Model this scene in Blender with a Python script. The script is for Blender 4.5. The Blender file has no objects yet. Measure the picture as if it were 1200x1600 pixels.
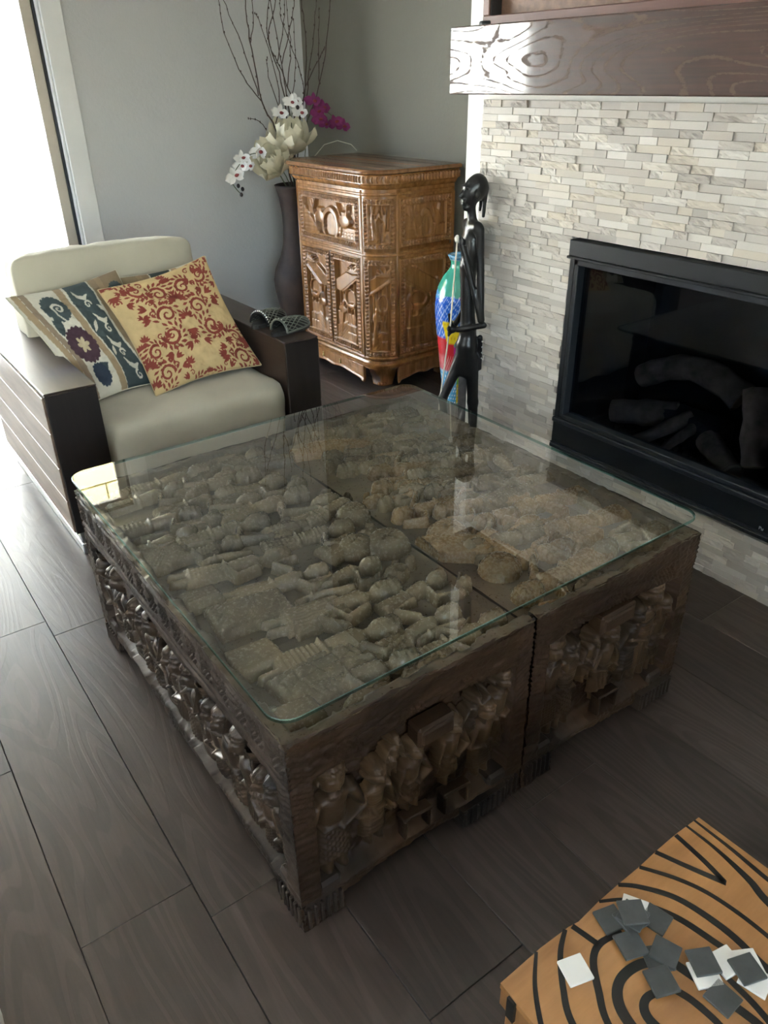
import bpy, bmesh, math, random
import numpy as np
from mathutils import Vector, Matrix

# ------------------------------------------------------------------ camera, world, light, exposure
scene = bpy.context.scene
COL = scene.collection
PI = math.pi

CAM_H = 1.6
YAW, PITCH, ROLL, FOCAL = 0.61970925, 0.51516848, 0.01631502, 1200.0
fw = Vector((math.sin(YAW)*math.cos(PITCH), math.cos(YAW)*math.cos(PITCH), -math.sin(PITCH)))
rt = Vector((math.cos(YAW), -math.sin(YAW), 0))
dn = -rt.cross(fw)
r2 = rt*math.cos(ROLL) + dn*math.sin(ROLL)
d2 = -rt*math.sin(ROLL) + dn*math.cos(ROLL)
cam_data = bpy.data.cameras.new('camera')
cam = bpy.data.objects.new('camera', cam_data)
COL.objects.link(cam)
m = Matrix.Identity(4)
for i in range(3):
    m[i][0], m[i][1], m[i][2] = r2[i], -d2[i], -fw[i]
m[0][3], m[1][3], m[2][3] = 0, 0, CAM_H
cam.matrix_world = m
cam_data.sensor_fit = 'VERTICAL'
cam_data.sensor_height = 24.0
cam_data.lens = 24.0*FOCAL/1600.0
cam_data.clip_start = 0.02
scene.camera = cam

world = bpy.data.worlds.new('sky')
scene.world = world
world.use_nodes = True
wn = world.node_tree
sky = wn.nodes.new('ShaderNodeTexSky')
sky.sky_type = 'NISHITA'
sky.sun_disc = False
sky.sun_elevation = math.radians(50)
sky.sun_rotation = math.radians(160)
sky.air_density = 1.0
sky.dust_density = 2.0
bg = wn.nodes['Background']
wn.links.new(sky.outputs[0], bg.inputs[0])
bg.inputs[1].default_value = 1.0

sun_d = bpy.data.lights.new('sun', 'SUN')
sun_d.energy = 34.0
sun_d.angle = math.radians(0.6)
sun_d.color = (1.0, 0.97, 0.93)
sun = bpy.data.objects.new('sun', sun_d)
COL.objects.link(sun)
sun.location = (3, -6, 9)
sun.rotation_euler = Vector((-0.35, 0.62, -1.2)).to_track_quat('-Z', 'Y').to_euler()

def portal(name, loc, direction, sx, sy):
    # a light portal: no light of its own, it only guides sampling of the sky through an opening
    d = bpy.data.lights.new(name, 'AREA')
    d.shape = 'RECTANGLE'; d.size = sx; d.size_y = sy
    d.cycles.is_portal = True
    o = bpy.data.objects.new(name, d)
    COL.objects.link(o)
    o.location = loc
    o.rotation_euler = Vector(direction).to_track_quat('-Z', 'Y').to_euler()
portal('sky_portal', (0.13, 5.2, 1.13), (0, -1, 0), 2.5, 2.25)
portal('sky_portal', (-3.3, 1.15, 1.6), (1, 0, 0), 1.5, 1.4)
portal('sky_portal', (-.9, -3.7, 1.9), (0, 1, 0), 2.2, 1.3)

scene.view_settings.view_transform = 'Standard'
scene.view_settings.look = 'None'
scene.view_settings.exposure = 1.98
scene.view_settings.gamma = 1.0
scene.view_settings.use_curve_mapping = False
try:
    scene.cycles.max_bounces = 10
    scene.cycles.diffuse_bounces = 6
    scene.cycles.transparent_max_bounces = 16
    scene.cycles.sample_clamp_indirect = 6.0
    scene.cycles.caustics_reflective = False
    scene.cycles.caustics_refractive = False
except Exception:
    pass

# ------------------------------------------------------------------ helpers
rng = np.random.default_rng(7)
random.seed(7)

def tag(o, label=None, cat=None, group=None, kind=None):
    if label: o['label'] = label
    if cat: o['category'] = cat
    if group: o['group'] = group
    if kind: o['kind'] = kind
    return o

def empty(name, loc=(0, 0, 0), rz=0.0, label=None, cat=None, group=None, kind=None):
    o = bpy.data.objects.new(name, None)
    COL.objects.link(o)
    o.empty_display_size = 0.05
    o.location = loc
    o.rotation_euler = (0, 0, rz)
    return tag(o, label, cat, group, kind)

def link(name, me, mat=None, parent=None, loc=None, rot=None, kind=None):
    o = bpy.data.objects.new(name, me)
    COL.objects.link(o)
    if mat is not None:
        mats = mat if isinstance(mat, (list, tuple)) else [mat]
        if len(me.materials) == 0:
            for k in mats: me.materials.append(k)
    if parent is not None: o.parent = parent
    if loc is not None: o.location = loc
    if rot is not None: o.rotation_euler = rot
    if kind: o['kind'] = kind
    return o

def np_mesh(name, verts, faces, smooth=True, tint=None, color=None):
    """verts (N,3), faces: (M,4) or (M,3) array"""
    me = bpy.data.meshes.new(name)
    verts = np.asarray(verts, dtype=np.float32)
    faces = np.asarray(faces, dtype=np.int32)
    k = faces.shape[1]
    me.vertices.add(len(verts)); me.vertices.foreach_set('co', verts.ravel())
    me.loops.add(faces.size); me.loops.foreach_set('vertex_index', faces.ravel())
    me.polygons.add(len(faces))
    me.polygons.foreach_set('loop_start', np.arange(0, faces.size, k, dtype=np.int32))
    me.polygons.foreach_set('use_smooth', np.full(len(faces), bool(smooth)))
    if tint is not None:
        a = me.attributes.new('tint', 'FLOAT', 'POINT')
        a.data.foreach_set('value', np.asarray(tint, dtype=np.float32))
    if color is not None:
        a = me.attributes.new('paint', 'FLOAT_COLOR', 'POINT')
        c = np.ones((len(verts), 4), dtype=np.float32); c[:, :3] = color
        a.data.foreach_set('color', c.ravel())
    me.update(calc_edges=True)
    me.validate()
    return me

def grid_faces(nu, nv, wrap_u=False):
    i = np.arange(nu if wrap_u else nu-1)[:, None]; j = np.arange(nv-1)[None, :]
    i2 = (i+1) % nu
    a = i*nv+j; b = i2*nv+j; c = i2*nv+j+1; d = i*nv+j+1
    return np.stack([a, b, c, d], -1).reshape(-1, 4)

class MB:
    """collects simple solids in one mesh"""
    def __init__(s): s.bm = bmesh.new()
    def box(s, c, size, bev=0.0, rot=None, seg=1):
        r = bmesh.ops.create_cube(s.bm, size=1.0)
        vs = r['verts']
        for v in vs: v.co = Vector((v.co.x*size[0], v.co.y*size[1], v.co.z*size[2]))
        if bev > 0:
            es = list({e for v in vs for e in v.link_edges})
            rb = bmesh.ops.bevel(s.bm, geom=es, offset=bev, segments=seg, affect='EDGES', profile=0.5)
            vs = list({v for v in rb['verts']} | {v for v in vs if v.is_valid})
        M = Matrix.Translation(Vector(c))
        if rot is not None: M = M @ (rot.to_4x4() if hasattr(rot, 'to_4x4') else rot)
        for v in vs: v.co = M @ v.co
        return s
    def b(s, x0, x1, y0, y1, z0, z1, bev=0.0, seg=1):
        return s.box(((x0+x1)/2, (y0+y1)/2, (z0+z1)/2), (abs(x1-x0), abs(y1-y0), abs(z1-z0)), bev, None, seg)
    def tube(s, pts, rad, n=8, cap=True):
        pts = [Vector(p) for p in pts]
        rads = rad if isinstance(rad, (list, tuple)) else [rad]*len(pts)
        rings = []
        up = Vector((0, 0, 1))
        t0 = (pts[1]-pts[0]).normalized()
        if abs(t0.dot(up)) > 0.9: up = Vector((1, 0, 0))
        x = t0.cross(up).normalized()
        for i, p in enumerate(pts):
            t = (pts[min(i+1, len(pts)-1)]-pts[max(i-1, 0)]).normalized()
            x = (x - t*x.dot(t)).normalized(); y = t.cross(x)
            rings.append([s.bm.verts.new(p + (x*math.cos(2*PI*k/n)+y*math.sin(2*PI*k/n))*rads[i]) for k in range(n)])
        for a, b in zip(rings, rings[1:]):
            for k in range(n):
                f = s.bm.faces.new((a[k], a[(k+1) % n], b[(k+1) % n], b[k])); f.smooth = True
        if cap:
            s.bm.faces.new(list(reversed(rings[0]))); s.bm.faces.new(rings[-1])
        return s
    def lathe(s, prof, c=(0, 0, 0), n=32, cap=True):
        rings = []
        for r, z in prof:
            rings.append([s.bm.verts.new((c[0]+r*math.cos(2*PI*k/n), c[1]+r*math.sin(2*PI*k/n), c[2]+z)) for k in range(n)])
        for a, b in zip(rings, rings[1:]):
            for k in range(n):
                f = s.bm.faces.new((a[k], a[(k+1) % n], b[(k+1) % n], b[k])); f.smooth = True
        if cap:
            s.bm.faces.new(list(reversed(rings[0]))); s.bm.faces.new(rings[-1])
        return s
    def ball(s, c, r, n=10, rot=None):
        res = bmesh.ops.create_uvsphere(s.bm, u_segments=n, v_segments=max(4, n*2//3), radius=1.0)
        r = r if isinstance(r, (tuple, list)) else (r, r, r)
        for v in res['verts']:
            p = Vector((v.co.x*r[0], v.co.y*r[1], v.co.z*r[2]))
            if rot is not None: p = rot @ p
            v.co = p + Vector(c)
            for f in v.link_faces: f.smooth = True
        return s
    def prism(s, pts, z0, z1):
        a = [s.bm.verts.new((p[0], p[1], z0)) for p in pts]; b = [s.bm.verts.new((p[0], p[1], z1)) for p in pts]
        n = len(pts)
        s.bm.faces.new(list(reversed(a))); s.bm.faces.new(b)
        for k in range(n): s.bm.faces.new((a[k], a[(k+1) % n], b[(k+1) % n], b[k]))
        return s
    def mesh(s, name):
        bmesh.ops.recalc_face_normals(s.bm, faces=s.bm.faces)
        me = bpy.data.meshes.new(name); s.bm.to_mesh(me); s.bm.free(); return me
    def obj(s, name, mat, parent=None, loc=None, rot=None, kind=None):
        return link(name, s.mesh(name), mat, parent, loc, rot, kind)

def vnoise(x, y, seed=0):
    x = np.asarray(x, float); y = np.asarray(y, float)
    xi = np.floor(x).astype(np.int64); yi = np.floor(y).astype(np.int64)
    xf = x-xi; yf = y-yi
    def h(a, b):
        n = (a*374761393 + b*668265263 + seed*974711) & 0x7fffffff
        n = ((n ^ (n >> 13))*1274126177) & 0x7fffffff
        return ((n ^ (n >> 16)) & 0xffff)/65535.0
    u = xf*xf*(3-2*xf); v = yf*yf*(3-2*yf)
    return (h(xi, yi)*(1-u)+h(xi+1, yi)*u)*(1-v)+(h(xi, yi+1)*(1-u)+h(xi+1, yi+1)*u)*v
def fbm(x, y, seed=0, o=4):
    s = 0; a = 0.5
    for k in range(o):
        s = s+a*vnoise(x*2**k, y*2**k, seed+k); a *= .5
    return s

# ------------------------------------------------------------------ materials
class NT:
    def __init__(s, name):
        s.mat = bpy.data.materials.new(name); s.mat.use_nodes = True
        s.t = s.mat.node_tree; s.n = s.t.nodes; s.l = s.t.links
        s.bsdf = s.n['Principled BSDF']; s.out = s.n['Material Output']
    def new(s, kind, **kw):
        nd = s.n.new('ShaderNode'+kind)
        for k, v in kw.items():
            if k.startswith('i_'):
                key = k[2:].replace('_', ' ')
                nd.inputs[key].default_value = v
            else: setattr(nd, k, v)
        return nd
    def link(s, a, b): s.l.new(a, b)
    def coord(s, scale=(1, 1, 1), out='Object', rand=0.0, rot=(0, 0, 0)):
        tc = s.new('TexCoord'); mp = s.new('Mapping')
        mp.inputs['Scale'].default_value = scale; mp.inputs['Rotation'].default_value = rot
        s.link(tc.outputs[out], mp.inputs['Vector'])
        if rand:
            oi = s.new('ObjectInfo'); ml = s.new('Math', operation='MULTIPLY'); ml.inputs[1].default_value = rand
            s.link(oi.outputs['Random'], ml.inputs[0]); s.link(ml.outputs[0], mp.inputs['Location'])
        return mp.outputs[0]
    def noise(s, vec, scale, detail=4, rough=.55, dist=0.0):
        nd = s.new('TexNoise'); nd.inputs['Scale'].default_value = scale; nd.inputs['Detail'].default_value = detail
        nd.inputs['Roughness'].default_value = rough; nd.inputs['Distortion'].default_value = dist
        s.link(vec, nd.inputs['Vector']); return nd.outputs['Fac']
    def ramp(s, fac, stops):
        r = s.new('ValToRGB'); e = r.color_ramp.elements
        while len(e) < len(stops): e.new(0.5)
        for k, (p, c) in enumerate(stops):
            e[k].position = p
            c = (c, c, c) if isinstance(c, (int, float)) else c
            e[k].color = (*c, 1)
        s.link(fac, r.inputs[0]); return r.outputs[0]
    def mix(s, fac, a, b, mode='MIX'):
        nd = s.new('Mix', data_type='RGBA', blend_type=mode)
        for idx, v in ((0, fac), (6, a), (7, b)):
            if hasattr(v, 'is_linked'): s.link(v, nd.inputs[idx])
            elif isinstance(v, (int, float)) : nd.inputs[idx].default_value = v if idx == 0 else (v, v, v, 1)
            else: nd.inputs[idx].default_value = (*v, 1)
        return nd.outputs[2]
    def math(s, op, a, b=0.5):
        nd = s.new('Math', operation=op)
        for i, v in enumerate((a, b)):
            if hasattr(v, 'is_linked'): s.link(v, nd.inputs[i])
            else: nd.inputs[i].default_value = v
        return nd.outputs[0]
    def bump(s, h, strength=.3, dist=.01):
        b = s.new('Bump'); b.inputs['Strength'].default_value = strength; b.inputs['Distance'].default_value = dist
        s.link(h, b.inputs['Height'])
        prev = s.bsdf.inputs['Normal']
        if prev.is_linked: s.link(prev.links[0].from_socket, b.inputs['Normal'])
        s.link(b.outputs[0], prev); return s
    def base(s, c):
        i = s.bsdf.inputs['Base Color']
        if hasattr(c, 'is_linked'): s.link(c, i)
        else: i.default_value = (*c, 1)
        return s
    def set(s, **kw):
        for k, v in kw.items():
            i = s.bsdf.inputs[k.replace('_', ' ')]
            if hasattr(v, 'is_linked'): s.link(v, i)
            else: i.default_value = v
        return s

def plain(name, col, rough=.5, metal=0.0, var=.12, nscale=6, bump=0.0, bscale=60, spec=None):
    t = NT(name); v = t.coord(rand=13)
    n = t.noise(v, nscale, 5)
    c = t.ramp(n, [(.3, tuple(x*(1-var) for x in col)), (.7, tuple(min(1, x*(1+var)) for x in col))])
    t.base(c).set(Roughness=rough, Metallic=metal)
    if spec is not None: t.set(**{'Specular_IOR_Level': spec})
    if bump: t.bump(t.noise(v, bscale, 3), bump, .003)
    return t.mat

def wood(name, dark, light, axis='x', stretch=14, scale=7, rough=.4, bump=.25, rand=9.0, objvar=.0, coat=0.0, ring=0.0):
    t = NT(name)
    sc = {'x': (1/stretch*scale, scale, scale), 'y': (scale, scale/stretch, scale), 'z': (scale, scale, scale/stretch)}[axis]
    v = t.coord(sc, rand=rand)
    n1 = t.noise(v, 1.6, 6, .6, .6); n2 = t.noise(v, 9.0, 4, .7)
    if ring:
        w = t.new('TexWave', wave_type='BANDS', bands_direction='DIAGONAL'); w.inputs['Scale'].default_value = ring
        w.inputs['Distortion'].default_value = 7; w.inputs['Detail'].default_value = 3; w.inputs['Detail Scale'].default_value = 1.2
        t.link(v, w.inputs['Vector']); n1 = t.math('ADD', t.math('MULTIPLY', n1, .55), t.math('MULTIPLY', w.outputs['Fac'], .45))
    f = t.math('ADD', t.math('MULTIPLY', n1, .75), t.math('MULTIPLY', n2, .25))
    c = t.ramp(f, [(.3, dark), (.68, light)])
    if objvar:
        oi = t.new('ObjectInfo'); r = t.ramp(oi.outputs['Random'], [(0, 1-objvar), (1, 1+objvar*.6)])
        c = t.mix(1.0, c, r, 'MULTIPLY')
    t.base(c).set(Roughness=rough)
    if coat: t.set(Coat_Weight=coat, Coat_Roughness=.12)
    if bump: t.bump(f, bump, .004)
    return t.mat

def fabric(name, col, rough=.9, var=.08, weave=900):
    t = NT(name); v = t.coord(rand=5)
    n = t.noise(v, 3, 4)
    t.base(t.ramp(n, [(.3, tuple(x*(1-var) for x in col)), (.7, tuple(min(1, x*(1+var)) for x in col))])).set(Roughness=rough, Sheen_Weight=.15)
    t.bump(t.noise(v, weave, 2), .12, .001); t.bump(t.noise(v, 9, 3), .15, .01)
    return t.mat

def painted(name, rough=.85, weave=700, bump=.12, coat=0.0):
    t = NT(name); a = t.new('Attribute', attribute_name='paint'); v = t.coord()
    n = t.noise(v, 40, 3); c = t.mix(1.0, a.outputs['Color'], t.ramp(n, [(.2, .88), (.8, 1.0)]), 'MULTIPLY')
    t.base(c).set(Roughness=rough)
    if coat: t.set(Coat_Weight=coat, Coat_Roughness=.06)
    t.bump(t.noise(v, weave, 2), bump, .001)
    return t.mat

def thin_glass(name, tint=(.96, .985, .97), ior_f0=.04, rough=0.0, both=False):
    """flat pane face: passes light straight on, mirrors by the Fresnel law (same from both sides)"""
    t = NT(name); t.n.remove(t.bsdf)
    g = t.new('NewGeometry'); dot = t.new('VectorMath', operation='DOT_PRODUCT')
    t.link(g.outputs['Normal'], dot.inputs[0]); t.link(g.outputs['Incoming'], dot.inputs[1])
    c = t.math('ABSOLUTE', dot.outputs['Value']); k = t.math('POWER', t.math('SUBTRACT', 1.0, c), 5.0)
    F = t.math('ADD', t.math('MULTIPLY', k, 1-ior_f0), ior_f0)
    if both:      # the two faces of the pane taken together: coated face
        F = t.math('MULTIPLY', F, 1.9)
    tr = t.new('BsdfTransparent'); tr.inputs[0].default_value = (*tint, 1)
    gl = t.new('BsdfGlossy'); gl.inputs['Roughness'].default_value = rough; gl.inputs[0].default_value = (1, 1, 1, 1)
    mx = t.new('MixShader'); t.link(F, mx.inputs[0]); t.link(tr.outputs[0], mx.inputs[1]); t.link(gl.outputs[0], mx.inputs[2])
    t.link(mx.outputs[0], t.out.inputs[0]); return t.mat

M = {}
def wall_mat(name, col):
    t = NT(name); v = t.coord()
    n = t.noise(v, 1.2, 3)
    t.base(t.ramp(n, [(.3, tuple(x*.97 for x in col)), (.7, col)])).set(Roughness=.75)
    t.bump(t.noise(v, 55, 3, .5), .35, .004)
    return t.mat
M['wall'] = wall_mat('wall_paint', (.57, .58, .585))
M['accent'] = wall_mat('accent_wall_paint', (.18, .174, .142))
M['plaster'] = wall_mat('white_plaster', (.84, .825, .78))
M['ceiling'] = wall_mat('ceiling_paint', (.8, .8, .78))
M['trim'] = plain('white_trim_paint', (.80, .81, .80), .45, var=.03)
M['vinyl'] = plain('tan_vinyl_frame', (.55, .50, .42), .4, var=.05)
M['gasket'] = plain('dark_gasket', (.03, .035, .045), .6)
M['pane'] = thin_glass('window_pane_glass')
# ------------------------------------------------------------------ floor of dark planks
XA, YW, XS, ZC = 3.05, 5.12, 2.32, 4.1      # alcove wall, window wall, chimney face, ceiling
X0, YB = -3.2, -3.6
def struct(name, mb, mat, label=None):
    o = mb.obj(name, mat); o['kind'] = 'structure'
    if label: o['label'] = label
    return o

t = NT('plank_laminate')
v = t.coord((11, .9, 11), rand=37.0)
n1 = t.noise(v, 1.3, 6, .62, 1.2); 
cn = t.noise(t.coord((5.2, .75, 5.2), rand=53.0), 1.0, 1.5, .45, .35)
ln = t.math('SINE', t.math('MULTIPLY', cn, 120.0))
line = t.ramp(ln, [(.0, 0), (.45, 1)])
n3 = t.noise(t.coord((90, 7, 90), rand=11.0), 1.0, 3, .6)
f = t.math('ADD', t.math('MULTIPLY', n1, .55), t.math('ADD', t.math('MULTIPLY', line, .12), t.math('MULTIPLY', n3, .25)))
c = t.ramp(f, [(.25, (.036, .025, .020)), (.5, (.062, .045, .037)), (.78, (.097, .073, .061))])
oi = t.new('ObjectInfo'); c = t.mix(1.0, c, t.ramp(oi.outputs['Random'], [(0, .82), (1, 1.14)]), 'MULTIPLY')
t.base(c).set(Roughness=t.ramp(n3, [(.2, .32), (.8, .46)]))
t.bump(t.math('ADD', t.math('MULTIPLY', n3, .6), t.math('MULTIPLY', line, .3)), .22, .003)
M['plank'] = t.mat
M['subfloor'] = plain('subfloor_dark', (.012, .010, .009), .8)

floor = struct('floor', MB().b(X0-.1, XA+.1, YB-.1, YW+.1, -.08, -.010), M['subfloor'], 'dark brown wood-grain plank floor')
PW, PL = .2535, 1.22
plank_me = MB().box((0, 0, -.005), (PW-.0016, PL-.0018, .01), .0011).mesh('plank')
plank_me.materials.append(M['plank'])
cut_me = {}
k0 = math.floor((X0-.025)/PW)
col = k0
while .025+col*PW < XA:
    x0 = .025+col*PW
    off = {0: 1.17, 1: 2.29-1.22, -1: .55, 2: .62, 3: 1.47, 4: .86, 5: .2, 6: 1.05, 7: .4}.get(col, (col*.437) % PL)
    y = off-PL*math.ceil((off-YB)/PL)
    while y < YW:
        ya, yb = max(y, YB), min(y+PL, YW)
        xa, xb = max(x0, X0), min(x0+PW, XA)
        if yb-ya > .05 and xb-xa > .03:
            # the planks below the chimney breast are left out
            if not (xa > XS+.02 and ya > .5 and yb < 2.5):
                full = abs(yb-ya-PL) < .001 and abs(xb-xa-PW) < .001
                if full: me = plank_me
                else:
                    key = (round(xb-xa, 3), round(yb-ya, 3))
                    if key not in cut_me:
                        cut_me[key] = MB().box((0, 0, -.005), (key[0]-.0016, key[1]-.0018, .01), .0011).mesh('plank'); cut_me[key].materials.append(M['plank'])
                    me = cut_me[key]
                link('plank', me, None, floor, ((xa+xb)/2, (ya+yb)/2, 0))
        y += PL
    col += 1

# ------------------------------------------------------------------ walls and openings
DX0, DX1, DZ = -1.12, 1.42, 2.28            # sliding-door opening in the window wall
T = .16
struct('wall_window', MB().b(X0-T, DX0, YW, YW+T, 0, ZC).b(DX1, XA+T, YW, YW+T, 0, ZC).b(DX0, DX1, YW, YW+T, DZ, ZC), M['wall'], 'pale grey textured wall holding the sliding glass door')
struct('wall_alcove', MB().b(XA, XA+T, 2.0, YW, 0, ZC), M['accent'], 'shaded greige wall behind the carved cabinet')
struct('wall_right', MB().b(XA, XA+T, YB, 1.0, 0, ZC), M['wall'])
WY0, WY1, WZ0, WZ1 = .4, 1.9, .9, 2.3
struct('wall_left', MB().b(X0-T, X0, YB, WY0, 0, ZC).b(X0-T, X0, WY1, YW, 0, ZC).b(X0-T, X0, WY0, WY1, 0, WZ0).b(X0-T, X0, WY0, WY1, WZ1, ZC), M['wall'])
M['patio'] = plain('patio_concrete', (.62, .60, .56), .85, var=.1, bump=.2)
BX0, BX1, BZ0, BZ1 = -2.0, .2, 1.25, 2.55
struct('wall_back', MB().b(X0, BX0, YB-T, YB, 0, ZC).b(BX1, XA, YB-T, YB, 0, ZC).b(BX0, BX1, YB-T, YB, 0, BZ0).b(BX0, BX1, YB-T, YB, BZ1, ZC), M['wall'])
win = empty('fill_window_back', (0, YB, 0), kind='structure')  # unseen window added behind the camera to light the window wall
mb = MB()
for a_, b_ in ((BX0-.08, BX0), (BX1, BX1+.08), (-.93, -.87),): mb.b(a_, b_, -.02, .015, BZ0, BZ1, .003)
mb.b(BX0-.08, BX1+.08, -.02, .015, BZ0-.08, BZ0, .003).b(BX0-.08, BX1+.08, -.02, .015, BZ1, BZ1+.08, .003)
mb.obj('window_frame', M['trim'], win)
MB().b(BX0, BX1, -.09, -.086, BZ0, BZ1).obj('pane', M['pane'], win)
struct('sun_block_eave', MB().b(-4.5, 4, YB-2.9, YB-T, 2.95, 3.1), M['trim'])  # unseen slab added to keep direct sun out of the back window
struct('ground', MB().b(-12, 9, -14, YB-T, -.14, -.04), M['patio'], 'paved ground behind the house')
struct('ceiling', MB().b(X0-T, XA+T, YB-T, YW+T, ZC, ZC+.15), M['ceiling'])
# chimney breast with the firebox opening
FY0, FY1, FZ0, FZ1 = .985, 2.0, .235, 1.075
CY0, CY1 = .36, 2.625
struct('wall_chimney', MB().b(XS, XA, CY0, FY0, 0, ZC).b(XS, XA, FY1, CY1, 0, ZC).b(XS, XA, FY0, FY1, 0, FZ0).b(XS, XA, FY0, FY1, FZ1, ZC).b(2.85, XA, FY0, FY1, FZ0, FZ1), M['plaster'], 'white plastered chimney breast faced with ledger stone')

struct('baseboard_window', MB().b(DX1+.12, XA, YW-.014, YW, 0, .1, .003), M['trim'])
struct('baseboard_alcove', MB().b(XA-.014, XA, CY1, YW-.014, 0, .1, .003), M['trim'])

# sliding door
door = empty('door_1', (0, YW, 0), kind='structure', label='sliding glass patio door, blown out by daylight')
D = lambda mb, n, mt, **k: mb.obj(n, mt, door, (0, 0, 0))
mb = MB()
yo = -.012
for a, b_ in ((DX0-.10, DX0+.012), (DX1-.012, DX1+.105)):
    mb.b(a, b_, yo-.008, .02, 0, DZ+.11, .004)
mb.b(DX0+.012, DX1-.012, yo-.008, .02, DZ-.012, DZ+.11, .004)
D(mb, 'casing', M['trim'])
D(MB().b(DX1-.028, DX1-.013, -.008, .03, 0.02, DZ-.013, .003).b(DX0+.013, DX0+.028, -.008, .03, .02, DZ-.013, .003), 'inner_bead', M['trim'])
D(MB().b(DX1-.042, DX1-.028, .02, .12, .02, DZ-.013).b(DX0+.028, DX0+.042, .02, .12, .02, DZ-.013).b(DX0+.03, DX1-.03, .02, .12, DZ-.03, DZ-.013), 'gasket', M['gasket'])
D(MB().b(DX0+.013, DX1-.013, -.01, .15, 0, .02), 'sill_track', M['vinyl'])
for k, (a, b_, y) in enumerate(((.10, DX1-.042, .03), (DX0+.042, .20, .08))):
    s = .062
    st = MB().b(a, a+s, y, y+.04, .02, DZ-.03, .004).b(b_-s, b_, y, y+.04, .02, DZ-.03, .004).b(a+s, b_-s, y, y+.04, .02, .10, .004).b(a+s, b_-s, y, y+.04, DZ-.09, DZ-.03, .004)
    so = D(st, 'sliding_panel', M['vinyl'])
    MB().b(a+s, b_-s, y+.018, y+.022, .10, DZ-.09).obj('pane', M['pane'], so)
# unseen window added in the left wall for fill light
win = empty('fill_window_left', (X0, 0, 0), kind='structure')
mb = MB()
for y0, y1, z0, z1 in ((WY0-.08, WY0, WZ0-.08, WZ1+.08), (WY1, WY1+.08, WZ0-.08, WZ1+.08), (WY0, WY1, WZ0-.08, WZ0), (WY0, WY1, WZ1, WZ1+.08), (1.12, 1.18, WZ0, WZ1)):
    mb.b(-.03 if z0 == WZ0 and y0 == 1.12 else -.005, .015, y0, y1, z0, z1, .003)
wf = mb.obj('window_frame', M['trim'], win)
MB().b(-.09, -.086, WY0, WY1, WZ0, WZ1).obj('pane', M['pane'], win)

# ------------------------------------------------------------------ outside: patio and block wall
M['block'] = plain('yellow_block', (.30, .25, .105), .85, var=.06, bump=.3, bscale=30)
M['mortar'] = plain('block_mortar', (.30, .27, .17), .9)
M['stucco'] = plain('white_stucco', (.86, .86, .85), .85, var=.04, bump=.3, bscale=40)
patio = struct('ground', MB().b(-14, 14, YW+T, 18, -.14, -.04), M['patio'], 'sunlit concrete patio outside the glass door')
fe = MB().b(-9, 9, 8.2, 8.4, -.04, 2.5).b(-9.02, 9.02, 8.16, 8.44, 2.5, 2.56).obj('reflector_wall', M['stucco'])  # added reflector: bright white wall for the mantel glare and daylight bounce
tag(fe, 'white stucco wall added across the patio to bounce sunlight into the room', 'wall')
gw = empty('neighbour_house', (0, 12.2, -.04), label='yellow block house wall beyond the patio, mirrored in the glass tabletop', cat='house')
MB().b(-7.2, 9, 0.02, 3.0, 0, 5.9).obj('mortar_bed', M['mortar'], gw)
bk = MB().box((0, 0, 0), (.98, .1, .44), .012).mesh('block'); bk.materials.append(M['block'])
for r in range(6, 13):
    for q in range(15):
        x = -6.6+q*1.0+(.5 if r % 2 else 0)
        link('block', bk, None, gw, (x, .0, .23+r*.457))
for y_, lab in ((0, ''),):
    struct('ground', MB().b(-12, X0-T, -9, 14, -.14, -.04), M['patio'], 'paved ground beyond the left window')
    tag(MB().b(-6.2, -6.0, -6, 9, -.04, 2.9).obj('sky_screen_wall', plain('grey_render', (.5, .49, .46), .85, bump=.2)), 'plain grey wall added outside the left window to screen blue sky light', 'wall')  # unseen wall added to dim and neutralise sky light through the left window
# ------------------------------------------------------------------ ledger stone on the chimney
def stone_mat(name, src, rough_kind):
    t = NT(name)
    if src == 'object': fac = t.new('ObjectInfo').outputs['Random']
    else: fac = t.new('Attribute', attribute_name='tint').outputs['Fac']
    c = t.ramp(fac, [(0, (.42, .385, .35)), (.2, (.55, .51, .465)), (.45, (.64, .605, .555)), (.7, (.49, .445, .40)), (.85, (.60, .54, .455)), (1, (.70, .665, .62))])
    v = t.coord((1, 5, 60), rand=0); v2 = t.coord((1, 1, 1))
    g = t.noise(v, 3.0, 4, .6, .5)
    c = t.mix(1.0, c, t.ramp(g, [(.3, .86), (.7, 1.04)]), 'MULTIPLY')
    t.base(c).set(Roughness=.62 if not rough_kind else .85)
    if rough_kind:
        t.bump(t.noise(v2, 200, 3, .65), .45, .003); t.base(t.mix(1.0, c, (1.14, 1.14, 1.14), 'MULTIPLY'))
    else: t.bump(g, .08, .002)
    return t.mat
for src in ('object', 'attr'):
    for rk in (0, 1): M['stone', src, rk] = stone_mat('ledger_stone_%s_%s' % (src, 'split' if rk else 'honed'), src, rk)

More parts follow.
